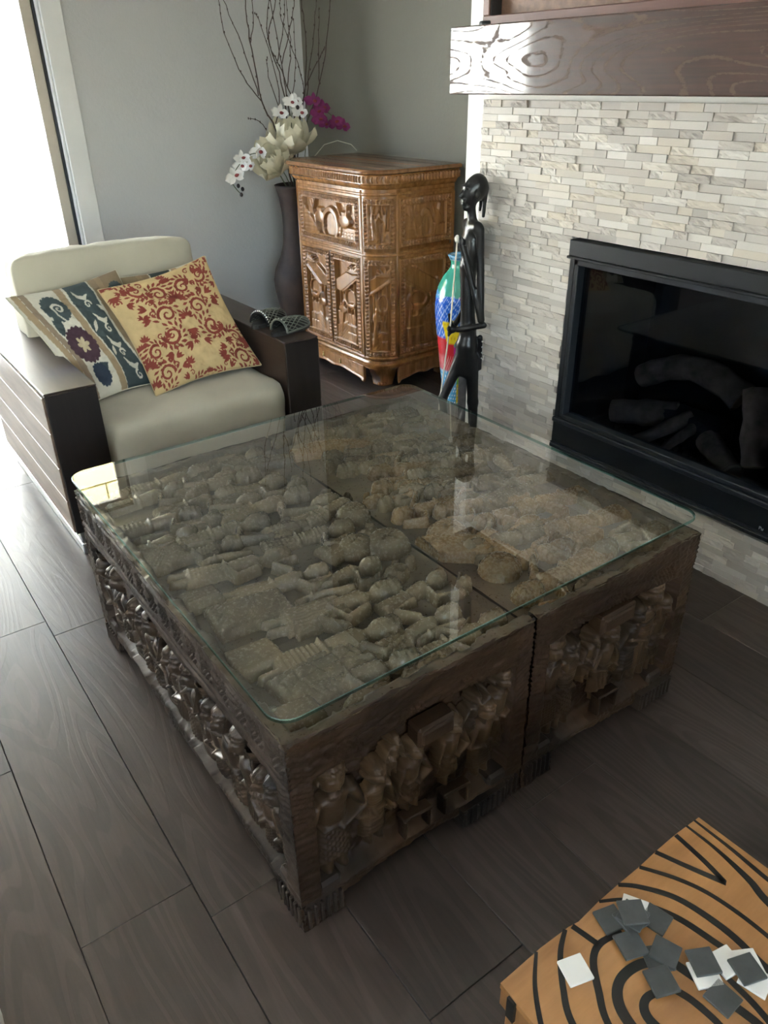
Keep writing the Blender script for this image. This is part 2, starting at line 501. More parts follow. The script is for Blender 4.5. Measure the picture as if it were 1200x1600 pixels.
CH = .0245
def stone_geo(rk, seed, ny=7, nz=4):
    """unit piece: y 0..1, z 0..1, front towards -x (x scaled separately)"""
    r = np.random.default_rng(seed)
    if not rk: ny, nz = 2, 2
    Y, Z = np.meshgrid(np.linspace(0, 1, ny), np.linspace(0, 1, nz), indexing='ij')
    X = np.zeros_like(Y)
    if rk: X = r.uniform(-.0035, .0025, Y.shape); 
    front = np.stack([X.ravel()-.0, Y.ravel(), Z.ravel()], -1)
    idx = np.arange(ny*nz).reshape(ny, nz)
    ring = np.concatenate([idx[:, 0], idx[-1, 1:], idx[-2::-1, -1], idx[0, -2:0:-1]])
    back = front[ring].copy(); back[:, 0] = .016
    V = np.concatenate([front, back])
    fs = [(idx[i, j], idx[i, j+1], idx[i+1, j+1], idx[i+1, j]) for i in range(ny-1) for j in range(nz-1)]
    n = len(ring); o = ny*nz
    for k in range(n):
        k2 = (k+1) % n
        fs.append((ring[k], ring[k2], o+k2, o+k))
    return V, np.array(fs)
geo = {(rk, s): stone_geo(rk, s) for rk in (0, 1) for s in range(3)}
pieces = []
rs = np.random.default_rng(5)
SY0, SY1 = .46, 2.52
nrow = int(1.54/CH)
for r in range(nrow):
    y = SY0-rs.uniform(0, .1)
    z0, z1 = r*CH, (r+1)*CH
    while y < SY1:
        L = rs.choice([.055, .07, .085, .1, .115, .13])
        a, b_ = max(y, SY0), min(y+L, SY1); y += L
        segs = [(a, b_)]
        if z1 > FZ0+.004 and z0 < FZ1-.004:
            segs = []
            if a < FY0: segs.append((a, min(b_, FY0)))
            if b_ > FY1: segs.append((max(a, FY1), b_))
        for (p, q) in segs:
            if q-p < .014: continue
            zz0, zz1 = z0, z1
            if p < FY1 and q > FY0:
                if z0 < FZ0 < z1: zz1 = FZ0
                if z0 < FZ1 < z1: zz0 = FZ1
            if zz1-zz0 < .006: continue
            rk = int(rs.random() < .34)
            dep = rs.choice([0, .003, .006])*rs.uniform(.6, 1.2)
            pieces.append((p, q, zz0, zz1, rk, int(rs.integers(3)), XS-.012-dep, rs.random()))
camv = np.array([0, 0, CAM_H])
def score(pc):
    c = np.array([pc[6], (pc[0]+pc[1])/2, (pc[2]+pc[3])/2])-camv
    z = c @ np.array(fw); x = c @ np.array(r2)/z*FOCAL+600; y = c @ np.array(d2)/z*FOCAL+800
    vis = (0 < x < 1200 and 150 < y < 1600)
    if c[2]+CAM_H < .45 and y < 900 and x < 1110 and y > 600+(x-640)*.441-10: vis = False
    d = np.linalg.norm(c)
    return (pc[1]-pc[0])*(pc[3]-pc[2])*abs(c[0])/d**3 if vis else 0
order = sorted(range(len(pieces)), key=lambda k: -score(pieces[k]))
chim = bpy.data.objects['wall_chimney']
sing = set(order[:295])
unit = {}
for k in sing:
    p, q, z0, z1, rk, s, xf, tn = pieces[k]
    key = (rk, s)
    if key not in unit:
        V, Fc = geo[key]
        unit[key] = np_mesh('stone', V, Fc, smooth=False); unit[key].materials.append(M['stone', 'object', rk])
    o = link('stone', unit[key], None, chim, (xf, p+.0004, z0+.0004))
    o.scale = (1, q-p-.0009, z1-z0-.0009)
for rk in (0, 1):
    Vs, Fs, Ts, n = [], [], [], 0
    for k in range(len(pieces)):
        if k in sing or pieces[k][4] != rk: continue
        p, q, z0, z1, _, s, xf, tn = pieces[k]
        V, Fc = geo[(rk, s)]
        W = V*[1, q-p-.0009, z1-z0-.0009]+[xf, p+.0004, z0+.0004]
        Vs.append(W); Fs.append(Fc+n); n += len(W); Ts.append(np.full(len(W), tn))
    o = link('ledger_stone', np_mesh('ledger_stone', np.concatenate(Vs), np.concatenate(Fs), False, np.concatenate(Ts)), M['stone', 'attr', rk], chim)
    o['kind'] = 'stuff'

# ------------------------------------------------------------------ mantel
t = NT('mantel_oak')
v = t.coord((1, 1, 1))
cn = t.noise(t.coord((3.0, 1.05, 5.0)), 1.0, 1.2, .5, .5)
ln = t.math('SINE', t.math('MULTIPLY', cn, 150.0))
wob = t.noise(t.coord((60, 40, 110)), 1.0, 3, .7)
line = t.ramp(t.math('ADD', t.math('MULTIPLY', ln, .5), t.math('MULTIPLY', wob, .75, ) if False else t.math('ADD', t.math('MULTIPLY', wob, .75), .085)), [(.0, 0), (.055, 1)])
fine = t.noise(t.coord((40, 3, 90)), 1.0, 4, .65)
c = t.ramp(fine, [(.3, (.030, .011, .006)), (.7, (.070, .027, .015))])
c = t.mix(t.math('MULTIPLY', t.math('SUBTRACT', 1.0, line), .85), c, (.10, .062, .045))
t.base(c).set(Roughness=t.ramp(line, [(0, .7), (1, .42)]), Coat_Weight=t.ramp(line, [(0, .05), (1, 1)]), Coat_Roughness=.07, Coat_IOR=1.75, Specular_IOR_Level=.3)
t.bump(line, .3, .002); t.bump(fine, .05, .001)
M['mantel'] = t.mat
MZ0, MZ1, MY0, MY1, MX = 1.541, 1.752, .5, 2.49, 2.105
mo = MB().b(MX, XS, MY0, MY1, MZ0, MZ1, .004, 2).obj('mantel_shelf', M['mantel'])
tag(mo, 'thick dark oak mantel beam with open grain above the fireplace', 'mantel')

# framed panel standing on the mantel
M['frame_wood'] = wood('reddish_frame_wood', (.10, .045, .034), (.20, .10, .078), 'y', 14, 9, .42, .15)
M['panel_brown'] = plain('brown_panel', (.20, .115, .075), .5, var=.25, nscale=30, bump=.35, bscale=120)
M['reveal'] = plain('dark_reveal', (.012, .011, .012), .6)
pf = empty('framed_panel', (2.24, 0, MZ1+.001), label='wide reddish wood frame with recessed brown panel resting on the mantel', cat='picture frame')
PY0, PY1, PZ = .52, 2.467, 1.0
MB().b(0, .075, PY0, PY1, 0, .034, .003).obj('bottom_rail', M['frame_wood'], pf)
MB().b(0, .075, PY0, PY1, PZ-.034, PZ, .003).obj('top_rail', M['frame_wood'], pf)
for a in (PY0, PY1-.034): MB().b(0, .075, a, a+.034, .034, PZ-.034, .003).obj('stile', M['frame_wood'], pf)
MB().b(.055, .072, PY0+.034, PY1-.034, .034, PZ-.034).obj('back_panel', M['panel_brown'], pf)
MB().b(.006, .055, PY1-.040, PY1-.0345, .034, PZ-.034).obj('reveal', M['reveal'], pf)
po = MB().lathe([(.012, 0), (.034, 0), (.036, .003), (.036, .016), (.033, .020), (.01, .021)], n=28).obj('puck', plain('black_plastic', (.012, .012, .014), .35))
po.location = (2.27, 2.53-.035, MZ1)
po.location = (2.255, 2.452, MZ1); pf.location.x = 2.235
tag(po, 'small round black puck on the mantel beside the frame corner', 'puck')

# ------------------------------------------------------------------ fireplace insert
M['iron'] = plain('black_powder_coat', (.006, .0075, .0105), .42, var=.2, bump=.1, bscale=300)
M['iron2'] = plain('satin_black_trim', (.016, .019, .024), .36, var=.1)
M['soot'] = plain('sooty_firebox', (.005, .006, .008), .85, var=.4, nscale=5, bump=.3)
fi = empty('fireplace_insert', (XS, 0, FZ0), label='black gas fireplace insert set into the stone wall', cat='fireplace')
F = lambda mb, n, mt, **k: mb.obj(n, mt, fi, (-XS, 0, -FZ0))
xf = XS-.022
F(MB().b(xf-.012, XS+.05, FY0+.004, FY1-.004, 1.013, FZ1-.004, .003).b(xf-.022, XS, FY0+.004, FY1-.004, 1.005, 1.014, .002), 'hood', M['iron'])
F(MB().b(xf, XS+.04, FY1-.028, FY1-.004, .37, 1.005, .002), 'side_bar', M['iron'])
F(MB().b(xf, XS+.04, FY0+.004, FY0+.028, .37, 1.005, .002), 'side_bar', M['iron'])
fr = MB()
a0, a1, b0, b1 = FY0+.030, FY1-.030, .372, 1.003
fr.b(xf-.004, XS+.03, a0, a1, b1-.022, b1, .003).b(xf-.004, XS+.03, a0, a1, b0, b0+.018, .003).b(xf-.004, XS+.03, a0, a0+.02, b0, b1, .003).b(xf-.004, XS+.03, a1-.02, a1, b0, b1, .003)
F(fr, 'glass_frame', M['iron2'])
F(MB().b(XS+.012, XS+.016, a0+.02, a1-.02, b0+.018, b1-.022), 'glass_pane', thin_glass('fireplace_glass', (.55, .58, .64)))
F(MB().b(xf-.014, XS+.02, FY0+.004, FY1-.004, .352, .371, .003), 'sill_bar', M['iron2'])
F(MB().b(xf-.004, XS+.02, FY0+.004, FY1-.004, .262, .352, .002), 'lower_panel', M['iron'])
F(MB().b(xf-.016, XS+.02, FY0+.004, FY1-.004, FZ0+.003, .255, .003).b(xf-.012, XS+.02, FY0+.004, FY1-.004, .2565, .261, .001), 'foot_rail', M['iron2'])
F(MB().b(2.83, 2.845, FY0+.01, FY1-.01, .24, 1.06).b(XS+.02, 2.84, FY0+.005, FY0+.02, .24, 1.06).b(XS+.02, 2.84, FY1-.02, FY1-.005, .24, 1.06).b(XS+.02, 2.84, FY0+.01, FY1-.01, 1.045, 1.06).b(XS+.02, 2.84, FY0+.01, FY1-.01, .24, .30), 'firebox', M['soot'])
# small grey lettering at the lower right corner (the photograph cuts it off after two letters)
cu = bpy.data.curves.new('badge', 'FONT'); cu.body = 'Pu'; cu.size = .017; cu.extrude = .0004
tmp = bpy.data.objects.new('badge', cu); COL.objects.link(tmp)
bme = bpy.data.meshes.new_from_object(tmp.evaluated_get(bpy.context.evaluated_depsgraph_get())); bpy.data.objects.remove(tmp)
bd = bpy.data.objects.new('badge', bme); COL.objects.link(bd); bme.materials.clear(); bme.materials.append(plain('badge_grey', (.45, .46, .48), .4))
bd.parent = fi; bd.matrix_basis = Matrix.Translation((-XS, 0, -FZ0)) @ (Matrix.Translation((xf-.0046, 1.062, .268)) @ Matrix(((0, 0, -1, 0), (-1, 0, 0, 0), (0, 1, 0, 0), (0, 0, 0, 1))))

# burner, embers and logs behind the pane
M['logbark'] = plain('ceramic_log_bark', (.20, .145, .10), .85, var=.45, nscale=18, bump=.8, bscale=40)
M['logend'] = plain('ceramic_log_end', (.42, .30, .18), .85, var=.15, nscale=25, bump=.3)
M['char'] = plain('charred_grate', (.010, .011, .014), .55, var=.4, nscale=60, bump=1.0, bscale=90)
M['ember'] = plain('ember_rock', (.07, .068, .062), .9, var=.5, nscale=40)
def log(name, p, q, r0, r1, label, bend=0.0, mat='logbark'):
    p = Vector(p); q = Vector(q); n = 9
    rr = np.random.default_rng(abs(hash(label)) % 1000 if False else len(label))
    pts, rad = [], []
    up = Vector((0, 0, 1))
    for k in range(n):
        s = k/(n-1)
        pts.append(p.lerp(q, s)+up*bend*math.sin(PI*s)-p); rad.append((r0+(r1-r0)*s)*rr.uniform(.9, 1.12))
    e = empty(name, p, label=label, cat='log', group='ceramic logs in the fireplace')
    MB().tube(pts, rad, 12, cap=False).obj('bark', M[mat], e)
    for k, j in ((0, 1), (n-1, n-2)):
        d = (pts[k]-pts[j]).normalized()
        MB().tube([pts[k]-d*.012, pts[k]+d*.003], [rad[k]*.97, rad[k]*.80], 12).obj('cut_end', M['logend'], e)
    return e
log('fireplace_log', (2.66, 1.86, .50), (2.68, 1.42, .53), .050, .055, 'longest ceramic log arched across the back of the fire', .075)
log('fireplace_log', (2.52, 1.88, .375), (2.62, 1.64, .41), .050, .055, 'short ceramic log with pale cut end lying at the left of the fire')
log('fireplace_log', (2.62, 1.34, .60), (2.52, 1.24, .36), .050, .048, 'ceramic log leaning upright at the right of the fire')
log('fireplace_log', (2.44, 1.70, .315), (2.60, 1.56, .43), .024, .030, 'thin split ceramic log leaning at the front of the fire')
log('fireplace_log', (2.44, 1.58, .315), (2.60, 1.52, .42), .016, .024, 'thinnest ceramic stick propped beside the split log')
log('fireplace_log', (2.46, 1.28, .335), (2.56, 1.46, .38), .040, .045, 'stubby ceramic log with pale end at the right front')
log('fireplace_log', (2.72, 1.30, .50), (2.72, 1.08, .50), .045, .045, 'ceramic log hidden behind the leaning log at far right')
gb = MB(); rr = random.Random(3)
bn = MB().b(2.56, 2.68, 1.42, 1.70, .30, .44, .02, 2).obj('burner_block', M['char'])
tag(bn, 'charred black textured burner block in the middle of the logs', 'burner')
for k in range(90):
    x, y = rr.uniform(2.40, 2.56), rr.uniform(1.30, 1.86)
    s = rr.uniform(.008, .018)
    gb.ball((x, y, .301+s*.6), (s, s*rr.uniform(.7, 1.2), s*.75), 6)
eo = gb.obj('ember_rocks', M['ember']); tag(eo, 'scattered small grey ember rocks on the firebox floor', 'embers', kind='stuff')
# ------------------------------------------------------------------ carved relief helper
def rot2(u, v, cu, cv, a):
    x = u-cu; y = v-cv; c, s = math.cos(a), math.sin(a)
    return x*c+y*s, -x*s+y*c
def groove(x, period, depth, width=.3):
    p = np.abs((x/period) % 1.0-.5)*2
    return -depth*1.35*np.clip(1-(1-p)/width, 0, 1)
def pattern(kind, a, b, sc):
    """a along the piece, b across"""
    if kind is None: return 0
    if kind == 'stripe': return groove(b+.12*sc*np.sin(a/sc*1.3), sc, .0035, .45)
    if kind == 'across': return groove(a, sc, .0035, .45)
    if kind == 'diamond': return np.minimum(groove(a+b, sc*1.5, .0035, .35), groove(a-b, sc*1.5, .0035, .35))
    if kind == 'bead':
        return .0032*(np.abs(np.sin(PI*a/sc))*np.abs(np.sin(PI*b/sc)))**.6-.002
    if kind == 'net':
        w = .25*sc*np.sin(a/sc*2.1+b/sc)
        return np.minimum(groove(a+w, sc*2, .004, .22), groove(b+.3*sc*np.sin(a/sc), sc*1.5, .004, .25))
    if kind == 'scale':
        row = np.floor(a/sc); bb = b+(row % 2)*sc*.5
        return -.003*np.clip(1-np.abs(((a/sc) % 1)-.5*np.abs(np.sin(PI*bb/sc)))*3.2, 0, 1)
    return 0

def relief(prims, U, V, rseed=0):
    H = np.full(U.shape, -1.0)
    for p in prims:
        k = p[0]
        if k == 'cap':
            _, u0, v0, ra, u1, v1, rb, h0, h1, pat, sc = p
            du, dv = u1-u0, v1-v0; L2 = du*du+dv*dv+1e-12; L = math.sqrt(L2)
            t = ((U-u0)*du+(V-v0)*dv)/L2; tc = np.clip(t, 0, 1)
            d = np.hypot(U-u0-tc*du, V-v0-tc*dv); r = ra+(rb-ra)*tc; hh = h0+(h1-h0)*tc
            q = d/r
            h = np.where(q < 1, hh*np.sqrt(np.clip(1-q**2.4, 0, 1)), -1)
            if pat: h = np.where(q < .97, h+pattern(pat, t*L, ((V-v0)*du-(U-u0)*dv)/L, sc), h)
        elif k == 'ell':
            _, cu, cv, ru, rv, ang, hh, pat, sc = p
            a, b = rot2(U, V, cu, cv, ang); q = np.hypot(a/ru, b/rv)
            h = np.where(q < 1, hh*np.sqrt(np.clip(1-q**2.6, 0, 1)), -1)
            if pat: h = np.where(q < .95, h+pattern(pat, a, b, sc), h)
        elif k == 'flat':       # quad-like plate with rounded rim: (centre, half sizes, angle, taper)
            _, cu, cv, ru, rv, ang, tap, hh, pat, sc = p
            a, b = rot2(U, V, cu, cv, ang); w = rv*(1+tap*a/ru)
            d = np.minimum(ru-np.abs(a), w-np.abs(b))
            h = np.where(d > 0, hh*np.clip(d/.012, 0, 1)**.45, -1)
            if hh > .014: h = np.where(d > 0, h*(1-.25*np.clip(np.abs(b)/np.maximum(w, 1e-4), 0, 1)**2), h)
            if pat: h = np.where(d > .004, h+pattern(pat, a, b, sc), h)
        elif k == 'cut':        # carved groove line
            _, u0, v0, u1, v1, wd, dp = p
            du, dv = u1-u0, v1-v0; L2 = du*du+dv*dv+1e-12
            tc = np.clip(((U-u0)*du+(V-v0)*dv)/L2, 0, 1); d = np.hypot(U-u0-tc*du, V-v0-tc*dv)
            H = np.where(H > -.5, H-dp*np.clip(1-d/wd, 0, 1), H); continue
        elif k == 'bump':
            _, cu, cv, ru, rv, hh = p
            q = ((U-cu)/ru)**2+((V-cv)/rv)**2
            H = np.where(H > -.5, H+hh*np.clip(1-q, 0, 1), H); continue
        H = np.maximum(H, h)
    return H

def relief_obj(name, prims, bounds, res, place, mat, parent, seed=0, noise=.0005, sink=-.004):
    u0, u1, v0, v1 = bounds
    nu, nv = max(4, int((u1-u0)/res)), max(4, int((v1-v0)/res))
    U, V = np.meshgrid(np.linspace(u0, u1, nu), np.linspace(v0, v1, nv), indexing='ij')
    H = relief(prims, U, V)
    ins = H > 0
    H = np.where(ins, H+noise*(fbm(U*90+seed*7.1, V*90, seed, 2)-.5)*2, sink)
    F = grid_faces(nu, nv)
    keep = ins.ravel()[F].any(1)
    F = F[keep]
    used, inv = np.unique(F, return_inverse=True)
    P = place(U.ravel()[used], V.ravel()[used], H.ravel()[used])
    return link(name, np_mesh(name, P, inv.reshape(F.shape)), mat, parent)

def figure_prims(L, kind, seed, side=None):
    """a carved figure lying along u (0 feet .. L head top)"""
    r = np.random.default_rng(seed); s = L; e = lambda a, b: r.uniform(a, b)
    sd = r.choice([-1, 1]); P = []
    if side: sd = side
    pats = ['stripe', 'diamond', 'net', 'bead', 'across', 'scale']
    skp = pats[int(r.integers(0, 6))]; sk = .010*e(.8, 1.4)
    # skirt, legs
    P.append(('flat', .27*s, 0, .18*s, .115*s, 0, -.12, .017, skp, sk))
    if kind != 'worship':
        P.append(('cap', .0*s, -.05*s, .035*s, .2*s, -.05*s, .045*s, .012, .014, None, 0))
        P.append(('cap', .0*s, .05*s, .035*s, .2*s, .05*s, .045*s, .012, .014, None, 0))
        P.append(('ell', .0*s, -.055*s, .045*s, .03*s, 0, .014, None, 0)); P.append(('ell', .0*s, .055*s, .045*s, .03*s, 0, .014, None, 0))
    # belt, torso, shoulders, neck
    P.append(('cap', .44*s, -.085*s, .018*s, .44*s, .085*s, .018*s, .020, .020, None, 0))
    P.append(('cap', .46*s, 0, .080*s, .66*s, 0, .098*s, .019, .024, 'across' if r.random() < .15 else None, .009))
    P.append(('ell', .68*s, 0, .055*s, .135*s, 0, .021, None, 0))
    P.append(('cap', .70*s, 0, .036*s, .79*s, 0, .036*s, .018, .018, None, 0))
    if r.random() < .5: P.append(('ell', .72*s, 0, .035*s, .07*s, 0, .024, 'bead', .008))
    # head, hair, ears
    ty = e(-.02, .02)*s
    P.append(('ell', .875*s, ty, .125*s, .088*s, 0, .031, None, 0))
    P.append(('ell', .945*s, ty, .080*s, .092*s, 0, .0315, 'stripe' if r.random() < .6 else 'bead', .008))
    P.append(('ell', .865*s, ty+.092*s, .024*s, .014*s, 0, .018, None, 0)); P.append(('ell', .865*s, ty-.092*s, .024*s, .014*s, 0, .018, None, 0))
    # arms
    if kind == 'worship':
        ue, ve = .62*s, .275*s*sd
        P.append(('cap', .68*s, .10*s*sd, .040*s, ue, ve, .030*s, .022, .026, None, 0))
        hu, hv = .88*s, .335*s*sd
        P.append(('cap', ue, ve, .030*s, hu, hv, .021*s, .027, .020, None, 0))
        P.append(('ell', hu+.035*s, hv, .045*s, .03*s, 0, .021, None, 0))
        for k in range(4): P.append(('cap', hu+.05*s, hv+(k-1.5)*.016*s, .008*s, hu+.12*s, hv+(k-1.2)*.020*s, .007*s, .021, .016, None, 0))
        P.append(('ell', 1.06*s, .26*s*sd, .165*s, .080*s, e(-.1, .15), .028, 'bead' if r.random() < .8 else 'diamond', .015))
        P.append(('cap', 1.10*s, .13*s*sd, .022*s, 1.16*s, .17*s*sd, .018*s, .024, .026, None, 0))
        if False: P.append(0)
    elif kind == 'stand':
        P.append(('cap', .68*s, .12*s*sd, .04*s, .50*s, .19*s*sd, .032*s, .022, .022, None, 0))
        P.append(('cap', .50*s, .19*s*sd, .03*s, .44*s, .05*s*sd, .024*s, .024, .026, None, 0))
        P.append(('ell', .43*s, .03*s*sd, .035*s, .03*s, 0, .028, None, 0))
        P.append(('cap', .68*s, -.12*s*sd, .04*s, .48*s, -.17*s*sd, .03*s, .022, .020, None, 0))
        P.append(('cap', .48*s, -.17*s*sd, .03*s, .34*s, -.17*s*sd, .022*s, .020, .018, None, 0))
        for k in range(4): P.append(('cap', .33*s, (-.17*sd+(k-1.5)*.017)*s, .008*s, .27*s, (-.17*sd+(k-1.5)*.020)*s, .007*s, .018, .015, None, 0))
        P.append(('cap', .385*s, -.185*s*sd, .013*s, .385*s, -.15*s*sd, .013*s, .024, .024, None, 0))
    elif kind == 'raise':
        P.append(('cap', .68*s, .12*s*sd, .04*s, .76*s, .26*s*sd, .032*s, .022, .024, None, 0))
        P.append(('cap', .76*s, .26*s*sd, .03*s, .97*s, .17*s*sd, .022*s, .024, .02, None, 0))
        P.append(('cap', .68*s, -.12*s*sd, .04*s, .55*s, -.26*s*sd, .032*s, .022, .026, None, 0))
        P.append(('cap', .55*s, -.26*s*sd, .03*s, .76*s, -.33*s*sd, .022*s, .026, .02, None, 0))
        P.append(('ell', .79*s, -.33*s*sd, .045*s, .03*s, 0, .02, None, 0))
    # face: brow, eyes, nose, mouth, hairline (face towards the panel's outside)
    P += [('bump', .875*s, ty, .05*s, .016*s, .005), ('cut', .905*s, ty-.045*s, .905*s, ty-.018*s, .007*s+.001, .004), ('cut', .905*s, ty+.018*s, .905*s, ty+.045*s, .007*s+.001, .004),
          ('cut', .825*s, ty-.026*s, .825*s, ty+.026*s, .007*s+.001, .004), ('bump', .838*s, ty, .012*s, .03*s, .003), ('cut', .955*s, ty-.07*s, .955*s, ty+.07*s, .006*s+.001, .004),
          ('cut', .47*s, -.06*s, .47*s, .06*s, .005*s+.001, .003)]
    return P

# ------------------------------------------------------------------ carved coffee table (two chests side by side under one glass)
def carved(name, dark, light, rough, seed, objvar=.12):
    t = NT(name); v = t.coord((1, 1, 1), rand=.3)
    n1 = t.noise(v, 6, 3, .5, .4); n2 = t.noise(v, 120, 4, .65)
    f = t.math('ADD', t.math('MULTIPLY', n1, .85), t.math('MULTIPLY', n2, .15))
    c = t.ramp(f, [(.30, dark), (.62, light)])
    oi = t.new('ObjectInfo'); c = t.mix(1.0, c, t.ramp(oi.outputs['Random'], [(0, 1-objvar), (1, 1+objvar)]), 'MULTIPLY')
    t.base(c).set(Roughness=t.ramp(n2, [(.3, rough-.08), (.7, rough+.12)]), Specular_IOR_Level=.5 if rough < .4 else .3)
    t.bump(n2, .15 if rough < .33 else .35, .002); t.bump(t.noise(t.coord((40, 40, 260)), 1, 3), .2, .002)
    return t.mat
M['carved_side'] = carved('dark_carved_wood', (.013, .009, .0065), (.052, .035, .025), .48, 1)
M['carved_front'] = carved('brown_carved_wood', (.012, .006, .003), (.050, .025, .011), .46, 2)
M['carved_fig'] = carved('warm_brown_carved_figures', (.022, .012, .006), (.080, .044, .019), .46, 6, .25)
M['carved_side_fig'] = carved('gloss_dark_carved_figures', (.014, .009, .0055), (.066, .040, .023), .37, 7)
M['carved_ground'] = carved('shade_toned_carved_ground', (.036, .026, .016), (.100, .073, .043), .32, 8, .1)  # same wood as the figures; shade between them put into a darker colour
M['carved_top'] = carved('olive_brown_carved_wood', (.080, .061, .038), (.180, .138, .085), .22, 3, .18)
M['carved_orange'] = carved('orange_brown_carved_wood', (.095, .060, .028), (.225, .145, .068), .25, 4, .15)
M['core'] = plain('table_core', (.010, .007, .005), .8)

TX0, TX1, TXM, TY0, TY1 = .425, 1.675, 1.066, .915, 2.175
ZT, ZR = .518, .553                      # carved field and rim heights
def side_panel(name, parent, W, seed, place, mat, rset=.006, top_band=(.40, ZR), rail=(.05, .082), rec=-.045, stripes='chevron', slant=0.0, res=.0042, feet=((.0, .11), (-.11, 0)), skew=0):
    """carved side board of width W: u along it, v upward; h outward"""
    nu, nv = int(W/res), int(ZR/res)
    U, V = np.meshgrid(np.linspace(0, W, nu), np.linspace(0, ZR, nv), indexing='ij')
    n = fbm(U*26, V*70, seed, 4)-.47; n2 = fbm(U*120, V*160, seed+9, 3)-.47
    grain = fbm(U*5, V*150+slant*U*150, seed+4, 3)-.47
    H = .005*n+.0025*n2+.009*grain
    band = V > top_band[0]+.012*np.sin(U*9+seed)+.010*n
    figz = (~band) & (V > rail[1]+.01*np.sin(U*14+seed*2))
    post = (U < .055) | (U > W-.055)
    recess = figz & ~post
    lip = np.clip((V-rail[1])/.022, 0, 1)**.7
    H = np.where(recess, rec*lip+.014*n+.008*n2, H)
    if stripes == 'chevron':
        for (c0, ang) in ((.505, .9), (.475, -.9)):
            ph = (U*1.0+(V-c0)*ang)
            blk = ((U+.02*seed) % .078) < .050
            g = np.clip(1-np.abs(((ph/.0165) % 1)-.5)*2/.6, 0, 1)
            H = np.where(band & (np.abs(V-c0) < .016) & blk, H-.011*g, H)
        for c0 in (.532, .448, .425):
            H -= .009*np.clip(1-np.abs(V-c0-.004*np.sin(U*23))/.005, 0, 1)*band
    else:
        g = np.clip(1-np.abs((((V-.22*U)/.017+.6*n) % 1)-.5)*2/.5, 0, 1)
        H = np.where(band, H-.0045*g*np.clip(fbm(U*9, V*30, seed+3, 2)*2.2-.55, 0, 1), H)
        for cu in (.13, .29, .47):
            ph = U-cu+(V-.47)*.7
            g = np.clip(1-np.abs(((ph/.013) % 1)-.5)*2/.6, 0, 1)
            H = np.where((np.abs(ph) < .035) & (np.abs(V-.47) < .022), H-.006*g, H)
    # corner notches
    g = np.clip(1-np.abs((((V+.5*np.minimum(U, W-U))/.014) % 1)-.5)*2/.6, 0, 1)
    H = np.where(np.minimum(U, W-U) < .045, H-.005*g*(V > .33), H)
    # bottom rail striations, ragged top edge
    g = np.clip(1-np.abs(((U/.016+V/.03) % 1)-.5)*2/.6, 0, 1)
    H = np.where((V < rail[1]) & (V > .02), H-.0035*g*(fbm(U*16, V*10, seed+6, 2) > .42), H)
    Vt = V-(V > ZR-.012)*.010*np.clip(fbm(U*18, V*0, seed+8, 2)*2-.6, 0, 1)
    ok = V > rail[0]+.012*np.sin(U*11+seed)
    H = np.where((V < rail[1]), H-rset*np.clip((V-.0)/.05, 0, 1), H)
    for a, b in feet:
        a2, b2 = (a, b) if a >= 0 and b > 0 else (W+a, W+b)
        ok |= (U >= a2) & (U <= b2)
    H = np.where(np.maximum(V-ZR+.004, 0) > 0, H-.004, H)
    F = grid_faces(nu, nv); F = F[ok.ravel()[F].all(1)]
    used, inv = np.unique(F, return_inverse=True)
    P = place(U.ravel()[used], Vt.ravel()[used], H.ravel()[used])
    return link(name, np_mesh(name, P, inv.reshape(F.shape)), mat, parent)

